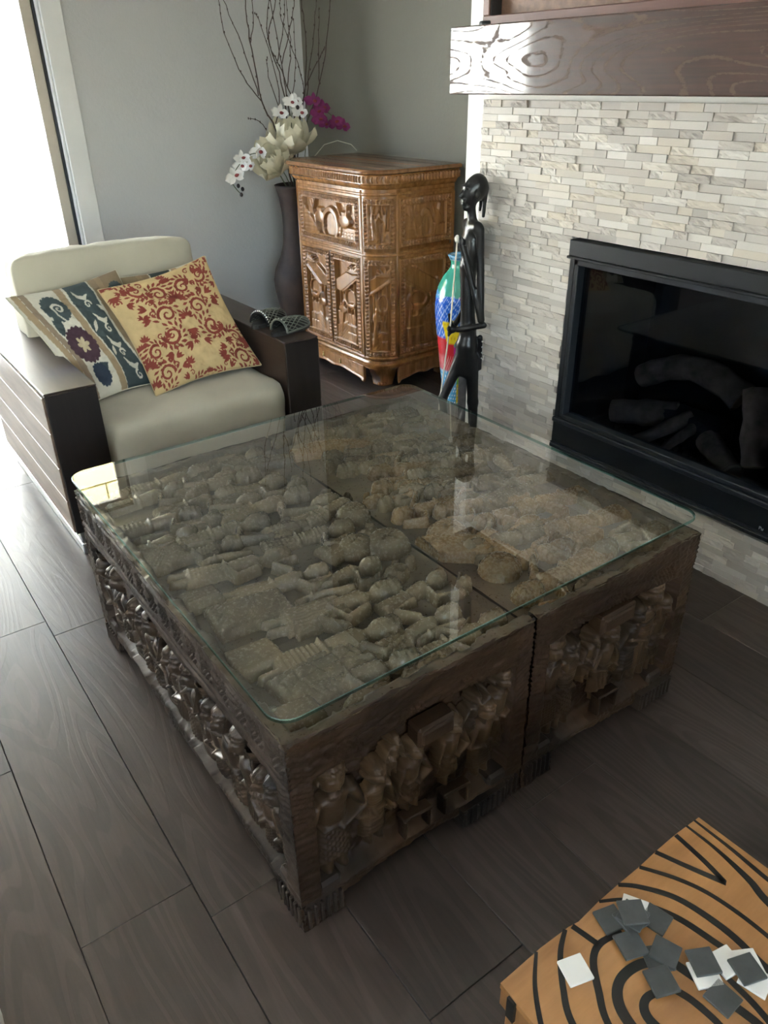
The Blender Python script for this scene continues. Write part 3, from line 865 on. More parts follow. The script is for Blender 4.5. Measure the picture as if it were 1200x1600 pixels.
halves = []
for hx0, hx1, lab in ((TX0, TXM-.004, 'window-side half of the dark carved coffee table, standing figures along its long side'),
                      (TXM+.004, TX1, 'fireplace-side half of the dark carved coffee table, right of the gap in its front')):
    W = hx1-hx0
    e = empty('carved_table', (hx0, TY0, 0), label=lab, cat='coffee table', group='two halves of the carved coffee table')
    halves.append((e, W))
    D_ = TY1-TY0
    MB().b(.05, W-.05, .05, D_-.05, .11, ZT-.012).obj('core', M['core'], e)
    # top field
    nu, nv = int(W/.006), int(D_/.006)
    U, V = np.meshgrid(np.linspace(0, W, nu), np.linspace(0, D_, nv), indexing='ij')
    H = ZT-.002+.007*(fbm(U*11+hx0*9, V*11, 3, 2)-.5)+.0012*(fbm(U*70, V*70, 5, 2)-.5)
    edge = np.minimum(np.minimum(U, W-U) if hx0 < 1 else W-U+0*U, np.minimum(V, D_-V))
    if hx0 < 1: edge = np.minimum(U, np.minimum(V, D_-V))
    rag = .034+.018*(fbm(U*20, V*20, 11, 3)-.5)*2
    H = np.where(edge < rag, ZR-.004+.006*(fbm(U*40, V*40, 12, 3)-.5)*2, H)
    P = np.stack([U.ravel(), V.ravel(), H.ravel()], -1)
    link('top_panel', np_mesh('top_panel', P, grid_faces(nu, nv)), M['carved_ground'], e)
    seed = 1 if hx0 < 1 else 2
    side_panel('front_panel', e, W, 10+seed, lambda u, v, h: np.stack([u, -h, v], -1), M['carved_front'], .004, top_band=(.445, ZR), stripes='slant', slant=.22)
    side_panel('back_panel', e, W, 20+seed, lambda u, v, h: np.stack([u, D_+h, v], -1), M['carved_front'], stripes='slant', res=.008)
    if hx0 < 1: side_panel('side_panel', e, D_, 30, lambda u, v, h: np.stack([-h, D_-u, v], -1), M['carved_side'], top_band=(.405, ZR), rec=-.05)
    else:
        side_panel('side_panel', e, D_, 31, lambda u, v, h: np.stack([W+h, u, v], -1), M['carved_side'], res=.007)
    # corner feet
    for (fx, fy) in ((.0, 0), (W-.11, 0), (0, D_-.11), (W-.11, D_-.11)):
        mb = MB().b(fx+.004, fx+.106, fy+.004, fy+.106, 0, .11, .008)
        for k in range(6):
            mb.b(fx+.012+k*.016, fx+.020+k*.016, fy-.004, fy+.01, .006, .07, .002)
            mb.b(fx-.004, fx+.01, fy+.012+k*.016, fy+.020+k*.016, .006, .07, .002)
        mb.obj('foot', M['carved_side'], e)
    # carved pad hanging below the front rail
    pm = MB(); cx = W-.13 if hx0 < 1 else W-.085
    pm.prism([(cx-.07, -.012), (cx+.07, -.012), (cx+.07, .05), (cx-.07, .05)], .02, .075)
    for k in range(8): pm.b(cx-.066+k*.0175, cx-.057+k*.0175, -.017, -.010, .022, .072, .002)
    pm.obj('hatched_pad', M['carved_side'], e)

# figures on the top: (head x, y), (hip x, y), kind, wood
TOPF = [((.783, 2.095), (.654, 2.10), 'worship'), ((.675, 2.035), (.565, 2.035), 'worship'), ((.896, 1.983), (.767, 2.010), 'worship'), ((.783, 1.910), (.667, 1.919), 'worship'),
 ((.651, 1.864), (.542, 1.880), 'worship'), ((.781, 1.711), (.655, 1.729), 'worship'), ((.673, 1.641), (.576, 1.660), 'stand'), ((.739, 1.519), (.613, 1.550), 'stand'),
 ((.950, 1.542), (.829, 1.563), 'worship'), ((.948, 1.778), (.813, 1.784), 'worship'), ((1.10, 1.656), (.964, 1.644), 'worship'), ((.93, 1.895), (.82, 1.88), 'worship'),
 ((.783, 1.397), (.672, 1.414), 'raise'), ((.906, 1.340), (.805, 1.348), 'worship'), ((.873, 1.229), (.73, 1.250), 'stand'), ((.786, 1.120), (.643, 1.135), 'raise'), ((.756, 1.001), (.636, 1.025), 'stand'),
 ((.978, 2.10), (.86, 2.09), 'stand'), ((.93, 1.065), (.81, 1.06), 'raise'), ((.995, .985), (.87, .985), 'stand'), ((.60, 1.76), (.50, 1.765), 'stand'), ((1.0, 1.19), (.90, 1.18), 'worship'), ((.99, 1.28), (.93, 1.27), 'stand'),
 ((1.168, 1.819), (1.29, 1.80), 'stand'), ((1.175, 2.115), (1.29, 2.11), 'raise'), ((1.244, 1.745), (1.380, 1.715), 'raise'), ((1.182, 1.655), (1.290, 1.620), 'worship'), ((1.329, 2.060), (1.47, 2.055), 'stand'), ((1.41, 2.125), (1.54, 2.11), 'stand'),
 ((1.46, 1.985), (1.58, 1.965), 'stand'), ((1.449, 1.801), (1.577, 1.785), 'worship'), ((1.314, 1.650), (1.437, 1.610), 'worship'), ((1.18, 1.245), (1.31, 1.226), 'raise'),
 ((1.15, 1.019), (1.297, 1.029), 'raise'), ((1.247, 1.437), (1.372, 1.413), 'raise'), ((1.40, 1.52), (1.53, 1.50), 'worship'), ((1.44, 1.32), (1.57, 1.30), 'worship'), ((1.42, 1.18), (1.55, 1.16), 'worship'),
 ((1.45, 1.04), (1.57, 1.03), 'stand'), ((1.46, 1.67), (1.585, 1.655), 'worship'), ((1.25, 1.125), (1.36, 1.12), 'stand'), ((1.29, 1.545), (1.40, 1.52), 'stand'), ((1.135, 1.495), (1.25, 1.485), 'raise'), ((1.15, 1.875), (1.26, 1.865), 'stand'), ((1.34, 1.875), (1.47, 1.86), 'worship'), ((1.29, 1.33), (1.41, 1.32), 'worship'), ((1.12, 2.04), (1.22, 2.05), 'stand'), ((1.50, 1.44), (1.60, 1.43), 'raise'), ((1.13, 1.57), (1.22, 1.575), 'stand'), ((1.38, 1.735), (1.49, 1.72), 'stand'), ((1.18, 1.93), (1.3, 1.90), 'stand')]
for k, (hd, hp, kind) in enumerate(TOPF):
    he = 0 if (hd[0]+hp[0])/2 < TXM else 1
    e, W = halves[he]
    dx, dy = hd[0]-hp[0], hd[1]-hp[1]; dd = math.hypot(dx, dy); L = dd/.435; dx /= dd; dy /= dd
    bx, by = hp[0]-dx*.44*L-e.location.x, hp[1]-dy*.44*L-TY0
    # keep inside the half
    pl = lambda u, v, h, bx=bx, by=by, dx=dx, dy=dy, W=W: np.stack([np.clip(bx+u*dx-v*dy, .006, W-.006), np.clip(by+u*dy+v*dx, .006, TY1-TY0-.006), np.minimum(ZT+h*1.2, .5575)], -1)
    mt = M['carved_orange'] if (hd[0] > 1.1 and hd[1] < 1.5 and k % 3 != 2) or (k in (25, 26)) else M['carved_top']
    relief_obj('carved_figure', figure_prims(L, kind, 100+k, -1 if dx > 0 else 1), (-.06*L, 1.25*L, -.46*L, .46*L), .0032, pl, mt, e, k)
# other carvings on the top: shields, hides, pots, cloth
def top_carv(name, x, y, ang, prims, ext, mat='carved_top', res=.0034):
    he = 0 if x < TXM else 1
    e, W = halves[he]; c, s = math.cos(ang), math.sin(ang); bx, by = x-e.location.x, y-TY0
    pl = lambda u, v, h: np.stack([np.clip(bx+u*c-v*s, .006, W-.006), np.clip(by+u*s+v*c, .006, TY1-TY0-.006), np.minimum(ZT+h*1.2, .5575)], -1)
    return relief_obj(name, prims, (-ext, ext, -ext, ext), res, pl, M[mat], e, int(abs(x*100)))
def star(cu, cv, r, n=4, dp=.005):
    return [('cut', cu-r*math.cos(PI*k/n), cv-r*math.sin(PI*k/n), cu+r*math.cos(PI*k/n), cv+r*math.sin(PI*k/n), .0035, dp) for k in range(n)]
def shield(r, hh=.029):
    P = [('ell', 0, 0, r, r*.92, 0, hh, None, 0)]+star(0, 0, r*.33, 2)
    for q in (0, PI/2, PI, -PI/2):
        for rr_ in (.62, .78):
            pts = [(r*math.cos(q+a)*(1.25-rr_*.6)+0, r*.92*math.sin(q+a)*(1.25-rr_*.6)) for a in (-.5*rr_, 0, .5*rr_)]
            for a, b in zip(pts, pts[1:]): P.append(('cut', a[0], a[1], b[0], b[1], .0035, .004))
    return P
for x, y, r, mt in ((1.174, 1.350, .062, 'carved_orange'), (1.171, 1.143, .060, 'carved_orange'), (1.012, 1.405, .070, 'carved_top'), (1.03, 1.59, .058, 'carved_top'), (.935, 1.44, .058, 'carved_top')):
    top_carv('shield', x, y, .5, shield(r), r*1.1, mt)
def hide(L, w):
    P = []
    N = 9
    for k in range(N):
        a0 = -L/2+L*k/N; a1 = a0+L/N; f0 = w*math.sin(PI*(k+.35)/(N+.7))**.6; f1 = w*math.sin(PI*(k+1.35)/(N+.7))**.6
        P.append(('cap', a0, .16*L*math.sin(PI*k/N)-.08*L, f0, a1, .16*L*math.sin(PI*(k+1)/N)-.08*L, f1, .026, .026, None, 0))
    for q in (-.25, .05, .3): P += star(q*L, .16*L*math.sin(PI*(q+.5))-.08*L, w*.42, 4)
    for k in range(26):
        a = -.46*L+.92*L*k/25; c = .16*L*math.sin(PI*(a/L+.5))-.08*L; f = w*max(.05, math.sin(PI*(a/L+.5)))**.6*.86
        P.append(('bump', a, c-f, .005, .006, .006)); P.append(('bump', a, c+f, .005, .006, .004))
    return P
top_carv('hide', 1.135, 1.185+.075, -.72, hide(.30, .062), .2, 'carved_orange')
top_carv('hide', 1.20, 1.99, -.35, hide(.28, .05), .18, 'carved_orange')
top_carv('hide', .985, 2.02, -.25, hide(.20, .035), .13)
for x, y, ang, ru, rv, pat, sc in ((.60, 1.075, .15, .105, .055, 'net', .022), (.58, 1.352, -.1, .095, .062, 'diamond', .011), (.70, 1.25, -.1, .075, .05, 'stripe', .011), (.51, 1.70, .1, .06, .06, 'diamond', .009),
                                     (.63, 1.80, -.1, .05, .03, 'stripe', .010), (1.40, 1.915, -.15, .115, .034, 'scale', .014), (1.44, 1.405, -.1, .10, .035, 'bead', .012), (.86, 1.63, .1, .085, .04, 'net', .016), (.90, 1.46, .2, .06, .04, 'stripe', .011), (1.34, 1.965, -.1, .10, .03, 'diamond', .011), (1.36, 1.24, 0, .05, .04, 'diamond', .01), (.51, 1.47, 0, .05, .04, 'stripe', .011), (.51, 1.20, 0, .06, .05, None, 0), (.50, 1.0, 0, .05, .04, None, 0)):
    top_carv('carved_cloth', x, y, ang, [('flat', 0, 0, ru, rv, 0, -.1, .020, pat, sc)], max(ru, rv)*1.15)
for x, y, ang in ((.64, .965, .05), (.79, .955, -.05), (1.30, .965, .1), (.53, 2.10, 0), (.72, 2.145, .05), (.92, 2.15, 0), (1.10, 2.145, -.05), (1.25, 2.15, 0), (1.60, 1.58, 1.3), (1.61, 1.24, 1.4)):
    top_carv('carved_leaf', x, y, ang, [('ell', 0, 0, .06, .022, 0, .022, None, 0), ('cut', -.05, 0, .05, 0, .003, .004)]+[('cut', q, 0, q+.012, .018, .0025, .004) for q in (-.03, -.01, .01, .03)]+[('cut', q, 0, q+.012, -.018, .0025, .004) for q in (-.03, -.01, .01, .03)], .065)

# figures standing in the long window-side panel (u runs away from the camera's left far end)
e, W = halves[0]
D_ = TY1-TY0
us = [.10, .185, .27, .355, .44, .52, .60, .68, .76, .845, .93, 1.015, 1.10, 1.175]
for k, u_ in enumerate(us):
    L = .315+.02*((k*7) % 3-1)
    lean = .10*math.sin(k*2.3)
    pl = lambda u, v, h, u_=u_, lean=lean: np.stack([.046-h*1.75, D_-np.clip(u_+v*1.0+(u-.14)*lean, .05, D_-.05), .062+u], -1)
    relief_obj('carved_figure', figure_prims(L, ['stand', 'worship', 'raise'][k % 3], 300+k), (-.02*L, 1.05*L, -.4*L, .4*L), .0032, pl, M['carved_side_fig'], e, 40+k)
# seated and standing figures in the two front panels: x, head height, base height, kind
FRF = [(.531, .395, .110, 'stand'), (.632, .335, .125, 'stand'), (.733, .340, .155, 'stand'), (.845, .350, .165, 'stand'), (.905, .395, .27, 'raise'), (.945, .335, .130, 'stand'), (.985, .405, .19, 'stand'), (.68, .41, .30, 'stand'),
       (1.16, .405, .120, 'stand'), (1.225, .365, .120, 'raise'), (1.300, .375, .23, 'stand'), (1.371, .350, .135, 'stand'), (1.474, .365, .145, 'raise'), (1.53, .405, .130, 'stand'), (1.59, .345, .130, 'stand')]
for k, (x, zh, zb, kind) in enumerate(FRF):
    he = 0 if x < TXM else 1
    e, W = halves[he]
    L = (zh-zb)/.875; bx = x-e.location.x
    pl = lambda u, v, h, bx=bx, zb=zb, W=W: np.stack([np.clip(bx+v*1.12, .02, W-.02), .036-h*1.3, zb+u], -1)
    relief_obj('carved_figure', figure_prims(L, kind, 400+k), (-.06*L, 1.1*L, -.4*L, .4*L), .003, pl, M['carved_fig'], e, 80+k)
for he, x0, x1, z in ((0, .73, .83, .385), (1, 1.30, 1.43, .415)):
    e, W = halves[he]; a, b = x0-e.location.x, x1-e.location.x
    MB().b(a, b, -.006, .04, z-.028, z+.028, .006).b(a+.008, b-.008, -.010, 0, z-.018, z+.018, .004).obj('carved_plaque', M['carved_front'], e)
for he, xs in ((0, (.735, .85)), (1, (1.385,))):
    e, W = halves[he]
    for x in xs:
        a = x-e.location.x
        MB().box((a, .014, .150), (.085, .03, .010), .003, Matrix.Rotation(.12, 3, 'Y')).box((a-.034, .014, .12), (.010, .03, .06), .003).box((a+.034, .014, .12), (.010, .03, .06), .003).obj('carved_stool', M['carved_front'], e)

# ------------------------------------------------------------------ glass tabletop with green edge and clear bumpers
GX0, GX1, GY0, GY1, GZ = .432, 1.729, .952, 2.250, .560
gl = empty('glass_tabletop', (GX0, GY0, GZ), label='large square clear glass tabletop with green edge on the carved table', cat='tabletop')
M['tglass'] = thin_glass('tabletop_glass', (.95, .975, .962), .043, 0.0, True)
t = NT('tabletop_underside'); t.n.remove(t.bsdf); tr_ = t.new('BsdfTransparent'); tr_.inputs[0].default_value = (1, 1, 1, 1); t.link(tr_.outputs[0], t.out.inputs[0]); M['tunder'] = t.mat
t = NT('tabletop_edge'); t.n.remove(t.bsdf)
df = t.new('BsdfTransparent'); df.inputs[0].default_value = (.22, .50, .47, 1); gs = t.new('BsdfGlossy'); gs.inputs['Roughness'].default_value = .08; gs.inputs[0].default_value = (.75, .95, .92, 1)
mx = t.new('MixShader'); mx.inputs[0].default_value = .28; t.link(df.outputs[0], mx.inputs[1]); t.link(gs.outputs[0], mx.inputs[2]); t.link(mx.outputs[0], t.out.inputs[0]); M['tedge'] = t.mat
pts = []
R_ = .05
for cx, cy, a0 in ((GX1-GX0-R_, GY1-GY0-R_, 0), (R_, GY1-GY0-R_, 90), (R_, R_, 180), (GX1-GX0-R_, R_, 270)):
    for k in range(9): a = math.radians(a0+90*k/8); pts.append((cx+R_*math.cos(a), cy+R_*math.sin(a)))
cenx, ceny = (GX1-GX0)/2, (GY1-GY0)/2
bm = bmesh.new(); rings = []
for z, ins in ((0, .0015), (.0015, 0), (.0085, 0), (.010, .0015)):
    rings.append([bm.verts.new((x+(ins if x < cenx else -ins), y+(ins if y < ceny else -ins), z)) for x, y in pts])
bm.faces.new(list(reversed(rings[0]))).material_index = 2; bm.faces.new(rings[-1])
nE = len(pts)
for a, b in zip(rings, rings[1:]):
    for k in range(nE):
        f = bm.faces.new((a[k], a[(k+1) % nE], b[(k+1) % nE], b[k])); f.material_index = 1
me = bpy.data.meshes.new('pane'); bm.to_mesh(me); bm.free()
me.materials.append(M['tglass']); me.materials.append(M['tedge']); me.materials.append(M['tunder'])
link('pane', me, None, gl)
M['bumper'] = thin_glass('clear_rubber', (.86, .9, .88), .06, .1)
for x, y in ((.022, .06), (GX1-GX0-.075, .03), (.02, GY1-GY0-.095), (GX1-GX0-.085, GY1-GY0-.095)):
    o = MB().lathe([(.006, -.006), (.0085, -.004), (.0085, 0)], n=16).obj('bumper', M['bumper'], gl, (x, y, 0))
# ------------------------------------------------------------------ armchair
M['arm_wood'] = wood('dark_arm_wood', (.022, .013, .010), (.062, .038, .028), 'y', 16, 8, .46, .2, objvar=.1)
M['arm_front'] = wood('espresso_arm_front', (.010, .007, .006), (.026, .018, .015), 'z', 14, 8, .42, .15)
M['arm_plank'] = wood('worn_plank_wood', (.085, .052, .034), (.24, .165, .115), 'y', 9, 9, .42, .35, objvar=.15)
M['steel'] = plain('brushed_steel', (.62, .63, .63), .28, 1.0, var=.06)
M['canvas'] = fabric('beige_canvas', (.47, .435, .335))
ch = empty('armchair', (.51, 2.735, 0), label='low armchair with beige canvas cushions and thick dark wooden arms', cat='armchair')
AW, AD, AH = .180, 1.08, .655
def cushion(name, sx, sy, sz, mat, parent, loc, rot=None, seed=0, puff=.02, n=26, wr=.006, droop=None):
    """soft rounded box, wrinkled; droop: function changing the verts"""
    bm = bmesh.new(); bmesh.ops.create_cube(bm, size=1.0)
    bmesh.ops.subdivide_edges(bm, edges=bm.edges, cuts=n, use_grid_fill=True)
    V = np.array([v.co[:] for v in bm.verts])*2
    q = V.copy()
    # superellipsoid rounding
    p = 13.0; nrm = (np.abs(V)**p).sum(1)**(1/p); q = V/nrm[:, None]
    half = np.array([sx, sy, sz])/2
    P = q*half
    a = np.clip(1-q[:, 0]**2, 0, 1)*np.clip(1-q[:, 1]**2, 0, 1); b = np.clip(1-q[:, 0]**2, 0, 1)*np.clip(1-q[:, 2]**2, 0, 1)
    P[:, 2] += np.sign(q[:, 2])*puff*a*(np.abs(q[:, 2])); P[:, 1] += np.sign(q[:, 1])*puff*b*np.abs(q[:, 1])
    w = (fbm(P[:, 0]*9+seed, P[:, 1]*7+P[:, 2]*8, seed, 3)-.47)*2*wr
    P += q*w[:, None]
    if droop: P = droop(P)
    for v, c in zip(bm.verts, P): v.co = c
    for f in bm.faces: f.smooth = True
    bmesh.ops.recalc_face_normals(bm, faces=bm.faces)
    me = bpy.data.meshes.new(name); bm.to_mesh(me); bm.free()
    return link(name, me, mat, parent, loc, rot)
for k, x in enumerate((0, .955)):
    aw = AW if k == 0 else .155
    arm = MB().b(x, x+aw, 0.002, AD, .10, AH, .004, 2).obj('arm', [M['arm_wood']], ch)
    MB().b(x, x+aw, -.006, .003, .098, AH-.002, .002).obj('front_board', M['arm_front'], arm)
    MB().b(x-.002, x+aw+.002, -.006, AD, AH-.002, AH+.006, .003).obj('top_board', M['arm_wood'], arm)
    sx = x-.008 if k == 0 else x+aw
    for j in range(4):
        z0 = .102+j*.1365
        MB().b(sx, sx+.009, 0.004, AD-.002, z0, z0+.1345, .002).obj('side_plank', M['arm_plank'] if k == 0 else M['arm_wood'], arm)
    # steel sled foot: floor bar, end posts
    MB().b(x+.01, x+.05, .0, AD, .0, .048, .004).b(x+.01, x+.05, .0, .04, .048, .1, .003).b(x+.01, x+.05, AD-.04, AD, .048, .1, .003).obj('sled_foot', M['steel'], ch)
    MB().b(x+.055, x+aw-.02, .05, AD-.2, .03, .1).obj('under_frame', M['arm_front'], ch)
MB().b(AW, .955, .94, AD, .10, .26, .005).obj('seat_frame', M['arm_front'], ch)
def seat_droop(P):
    # slip cover falling straight down the front, with soft hanging folds
    P = P.copy(); dn_ = np.clip((.10-P[:, 2])/.30, 0, 1); fr = P[:, 1] < -.42
    P[:, 1] -= np.where(fr, dn_*(.010+.012*np.sin(P[:, 0]*19+1)+.006*np.sin(P[:, 0]*43)), 0)
    P[:, 2] += .006*np.sin(P[:, 0]*7+1)*(P[:, 2] > .1)
    return P
cushion('slipcovered_seat', .772, .93, .43, M['canvas'], ch, (.5675, .452, .275), None, 3, .016, 34, .012, seat_droop)
cushion('back_cushion', .80, .20, .58, M['canvas'], ch, (.538, .835, .685), (math.radians(-7), 0, 0), 8, .016, 30, .012)
MB().box((.5675, .985, .50), (.76, .05, .62), .01, Matrix.Rotation(math.radians(-7), 3, 'X')).obj('back_frame', M['arm_front'], ch)

# ------------------------------------------------------------------ patterned throw pillows
class Canvas:
    def __init__(s, n, col, w=1.0, h=1.0):
        s.n = n
        s.x, s.y = np.meshgrid(np.linspace(0, w, n), np.linspace(0, h, n), indexing='ij')
        s.c = np.zeros((n, n, 3)); s.c[:] = col
    def fill(s, m, col): s.c[m] = col
    def disc(s, cx, cy, r, col, lobes=0, amp=0.0, ph=0.0):
        a = np.arctan2(s.y-cy, s.x-cx); d = np.hypot(s.x-cx, s.y-cy)
        s.fill(d < r*(1+amp*np.abs(np.cos(a*lobes/2+ph))), col)
    def petals(s, cx, cy, r, n, col, wd=.35, ph=0.0, r0=.1):
        for k in range(n):
            t = 2*PI*k/n+ph; a = (s.x-cx)*math.cos(t)+(s.y-cy)*math.sin(t); b = -(s.x-cx)*math.sin(t)+(s.y-cy)*math.cos(t)
            s.fill((((a-r*.55)/(r*.45))**2+(b/(r*wd))**2 < 1) , col)
    def leaf(s, cx, cy, L, w, ang, col, tip=1.0):
        a = (s.x-cx)*math.cos(ang)+(s.y-cy)*math.sin(ang); b = -(s.x-cx)*math.sin(ang)+(s.y-cy)*math.cos(ang)
        q = a/L; s.fill((q > 0) & (q < 1) & (np.abs(b) < w*np.sin(PI*np.clip(q, 0, 1)**tip)), col)
    def line(s, pts, w, col):
        pts = [p if len(p) == 3 else (*p, 1.0) for p in pts]
        for (x0, y0, w0), (x1, y1, w1) in zip(pts, pts[1:]):
            dx, dy = x1-x0, y1-y0; t = np.clip(((s.x-x0)*dx+(s.y-y0)*dy)/(dx*dx+dy*dy+1e-12), 0, 1)
            s.fill(np.hypot(s.x-x0-t*dx, s.y-y0-t*dy) < w*(w0+(w1-w0)*t), col)
    def spiral(s, cx, cy, r, turns, w, col, ph=0.0, dr=1):
        N = 26; P = []
        for k in range(N+1):
            q = k/N; a = ph+dr*turns*2*PI*q; rr = r*(1-q*.88); P.append((cx+rr*math.cos(a), cy+rr*math.sin(a), 1-.55*q))
        s.line(P, w, col)

def pillow(name, corners, thick, paint, label, cat, group=None, seed=0, back=(.6, .55, .42)):
    """corners: bottom-left, bottom-right, top-left, top-right in room coordinates; paint (n,n,3) u right, v up"""
    n = paint.shape[0]
    bl, br, tl, tr = [np.array(c, float) for c in corners]
    org = (bl+br)/2
    u = np.linspace(0, 1, n); U, V = np.meshgrid(u, u, indexing='ij')
    # sides pulled in a little between the corners
    pin = .045
    uu = U+(U-.5)*(-pin*2*np.sin(PI*V)); vv = V+(V-.5)*(-pin*2*np.sin(PI*U))
    B = ((1-uu)*(1-vv))[..., None]*bl+(uu*(1-vv))[..., None]*br+((1-uu)*vv)[..., None]*tl+(uu*vv)[..., None]*tr
    nrm = np.cross(br-bl, tl-bl); nrm /= np.linalg.norm(nrm)
    T = thick*(np.clip(4*U*(1-U), 0, 1)**.42)*(np.clip(4*V*(1-V), 0, 1)**.42)
    wr = (fbm(U*5+seed, V*6, seed, 4)-.47)*2*.024*np.clip(4*U*(1-U)*4*V*(1-V)*3, 0, 1)
    Fp = B+nrm*(T*.5+wr)[..., None]; Bp = B-nrm*(T*.5)[..., None]
    stp = 4
    Pf = Fp.reshape(-1, 3)-org; idx = np.arange(0, n, stp); 
    if idx[-1] != n-1: idx = np.append(idx, n-1)
    Pb = Bp[np.ix_(idx, idx)].reshape(-1, 3)-org
    me = np_mesh(name, Pf, grid_faces(n, n), True, None, paint.reshape(-1, 3))
    e = empty(name, org, label=label, cat=cat, group=group)
    link('front_cover', me, M['pillow'], e)
    fb = grid_faces(len(idx), len(idx))[:, ::-1]
    link('back_cover', np_mesh('back_cover', Pb, fb, True, None, np.tile(np.array(back), (len(Pb), 1))), M['pillow'], e)
    # piped seam
    ring = [B[i, 0] for i in range(0, n, 8)]+[B[-1, j] for j in range(0, n, 8)]+[B[i, -1] for i in range(n-1, -1, -8)]+[B[0, j] for j in range(n-1, -1, -8)]
    MB().tube([Vector(p-org) for p in ring], .003, 5).obj('seam', fabric('seam_thread_%d' % seed, back), e)
    return e
M['pillow'] = painted('printed_cotton', .9)

def floral(n=190, flip=False):
    ivory, slate, plum, tan, gold = (.62, .58, .47), (.055, .075, .075), (.075, .035, .048), (.36, .26, .15), (.55, .46, .28)
    c = Canvas(n, ivory)
    c.x = c.x/.70; c.y = c.y*1.06-.03
    # wavy bands
    b = lambda x0, w, col, amp=.03, ph=0.0: c.fill(np.abs(c.x-x0-amp*np.sin(c.y*6+ph)) < w, col)
    b(.08, .035, tan); b(.155, .035, (.28, .21, .14)); b(.555, .045, tan, .03, .5)
    c.fill((c.x > .62+.03*np.sin(c.y*7)) & (c.x < .93+.03*np.sin(c.y*5+2)), slate)
    c.fill(c.x > .955+.02*np.sin(c.y*5+2), (.30, .22, .13))
    # scalloped slate medallion with white scroll
    c.disc(.36, .80, .135, slate, 18, .09); c.leaf(.28, .74, .22, .05, -1.9, slate)
    c.spiral(.385, .795, .062, 1.25, .014, ivory, 2.6, -1); c.line([(.325, .81, 1), (.325, .74, .9), (.37, .64, .6)], .014, ivory)
    # plum flower with gold centre
    c.disc(.36, .42, .165, plum, 20, .10); c.petals(.36, .42, .08, 6, gold, .26); c.disc(.36, .42, .02, gold)
    c.leaf(.30, .14, .22, .055, .3, slate); c.leaf(.24, .62, .09, .03, 1.9, slate); c.disc(.36, .13, .10, (.03, .045, .07), 14, .1)
    # scrolls on the slate band
    for (x, y, ph) in ((.74, .86, 0), (.80, .60, 1.2), (.78, .36, .3), (.82, .14, 1.5)):
        c.line([(x-.06, y+.07, .3), (x-.035, y+.005, 1), (x+.02, y-.03, 1.2), (x+.075, y-.005, .3)], .02, ivory)
        c.spiral(x+.02, y-.10, .045, 1.1, .011, ivory, ph, 1)
    c.leaf(.63, .50, .13, .022, .9, ivory); c.leaf(.67, .24, .12, .02, 1.1, ivory); c.leaf(.86, .74, .11, .02, -.9, ivory)
    b(1.12, .04, tan); c.disc(1.28, .45, .13, plum, 20, .1); c.disc(1.28, .80, .12, slate, 18, .09)
    c.x = c.x*.70
    # right border: second plum flower for the visible corner
    if flip:
        c.c[:] = c.c[::-1]
        c.disc(.90, .72, .13, ivory); c.disc(.90, .72, .115, plum, 16, .08); c.disc(.92, .93, .075, slate, 10, .1); c.disc(.95, .47, .08, slate, 10, .1); c.disc(.93, .25, .06, (.06, .085, .07))
    return c.c

def damask(n=250):
    base, red = (.60, .44, .215), (.25, .045, .028)
    c = Canvas(n, base)
    def motif(cx, cy, s, m):
        mx = lambda x: cx+m*x*s
        for (x, y, r, ph, d) in ((.16, .02, .085, 0, 1), (-.16, .02, .085, PI, -1), (.12, .24, .075, 1, 1), (-.12, .24, .075, PI-1, -1), (.21, -.17, .08, -.8, -1), (-.21, -.17, .08, PI+.8, 1)):
            c.spiral(mx(x), cy+y*s, r*s, 1.35, .014*s, red, ph, d*m)
            for k in range(11):
                t = ph+d*m*(k*.42-.4); R = r*1.18*s
                c.leaf(mx(x)+R*math.cos(t), cy+y*s+R*math.sin(t), .062*s, .012*s, t+.9*d*m, red)
                if k % 2 == 0: c.leaf(mx(x)+R*.75*math.cos(t), cy+y*s+R*.75*math.sin(t), .04*s, .008*s, t+1.6*d*m, red)
        for k in range(9):       # palmette
            t = PI/2+(k-4)*.33
            c.leaf(cx+.018*s*math.cos(t), cy+.11*s+.018*s*math.sin(t), (.12-.009*abs(k-4))*s, .013*s, t, red)
            c.leaf(cx+.018*s*math.cos(t), cy-.07*s+.015*s*math.sin(t), (.085-.006*abs(k-4))*s, .010*s, t, red)
        for k in range(7):
            t = -PI/2+(k-3)*.42
            c.leaf(cx, cy-.16*s, (.10-.01*abs(k-3))*s, .011*s, t, red); c.leaf(cx, cy+.33*s, .06*s, .010*s, -t, red)
        for sx in (-1, 1):
            for (x, y, a) in ((.30, .12, .5), (.32, .02, .1), (.28, .33, .9), (.06, -.28, -.6), (.26, -.32, -.4)):
                t = a if sx > 0 else PI-a
                for dt in (-.45, 0, .45): c.leaf(cx+sx*x*s, cy+y*s, .085*s, .013*s, t+dt, red)
                c.spiral(cx+sx*(x-.05)*s, cy+(y+.045)*s, .03*s, 1.1, .007*s, red, t, sx)
    for (x, y, a) in ((.5, .93, 1.4), (.3, .80, .3), (.72, .82, 2.6), (.22, .36, .6), (.82, .34, 2.4), (.5, .30, 1.6), (.16, .62, -.6), (.9, .62, 3.6), (.36, .12, .9), (.70, .10, 2.2), (.12, .90, 0), (.9, .88, 2.8), (.07, .42, 1.2), (.95, .2, 1.9)):
        for d in (-.9, -.45, 0, .45, .9): c.leaf(x, y, .075-.02*abs(d), .011, a+d, red)
        for d in (-.6, 0, .6): c.leaf(x, y, .05, .009, a+PI+d, red)
    motif(.52, .56, .98, 1); motif(.02, .10, .85, 1); motif(1.0, .06, .85, 1); motif(.05, 1.02, .85, 1); motif(1.02, 1.0, .85, 1); motif(.52, -.22, .7, 1)
    return c.c
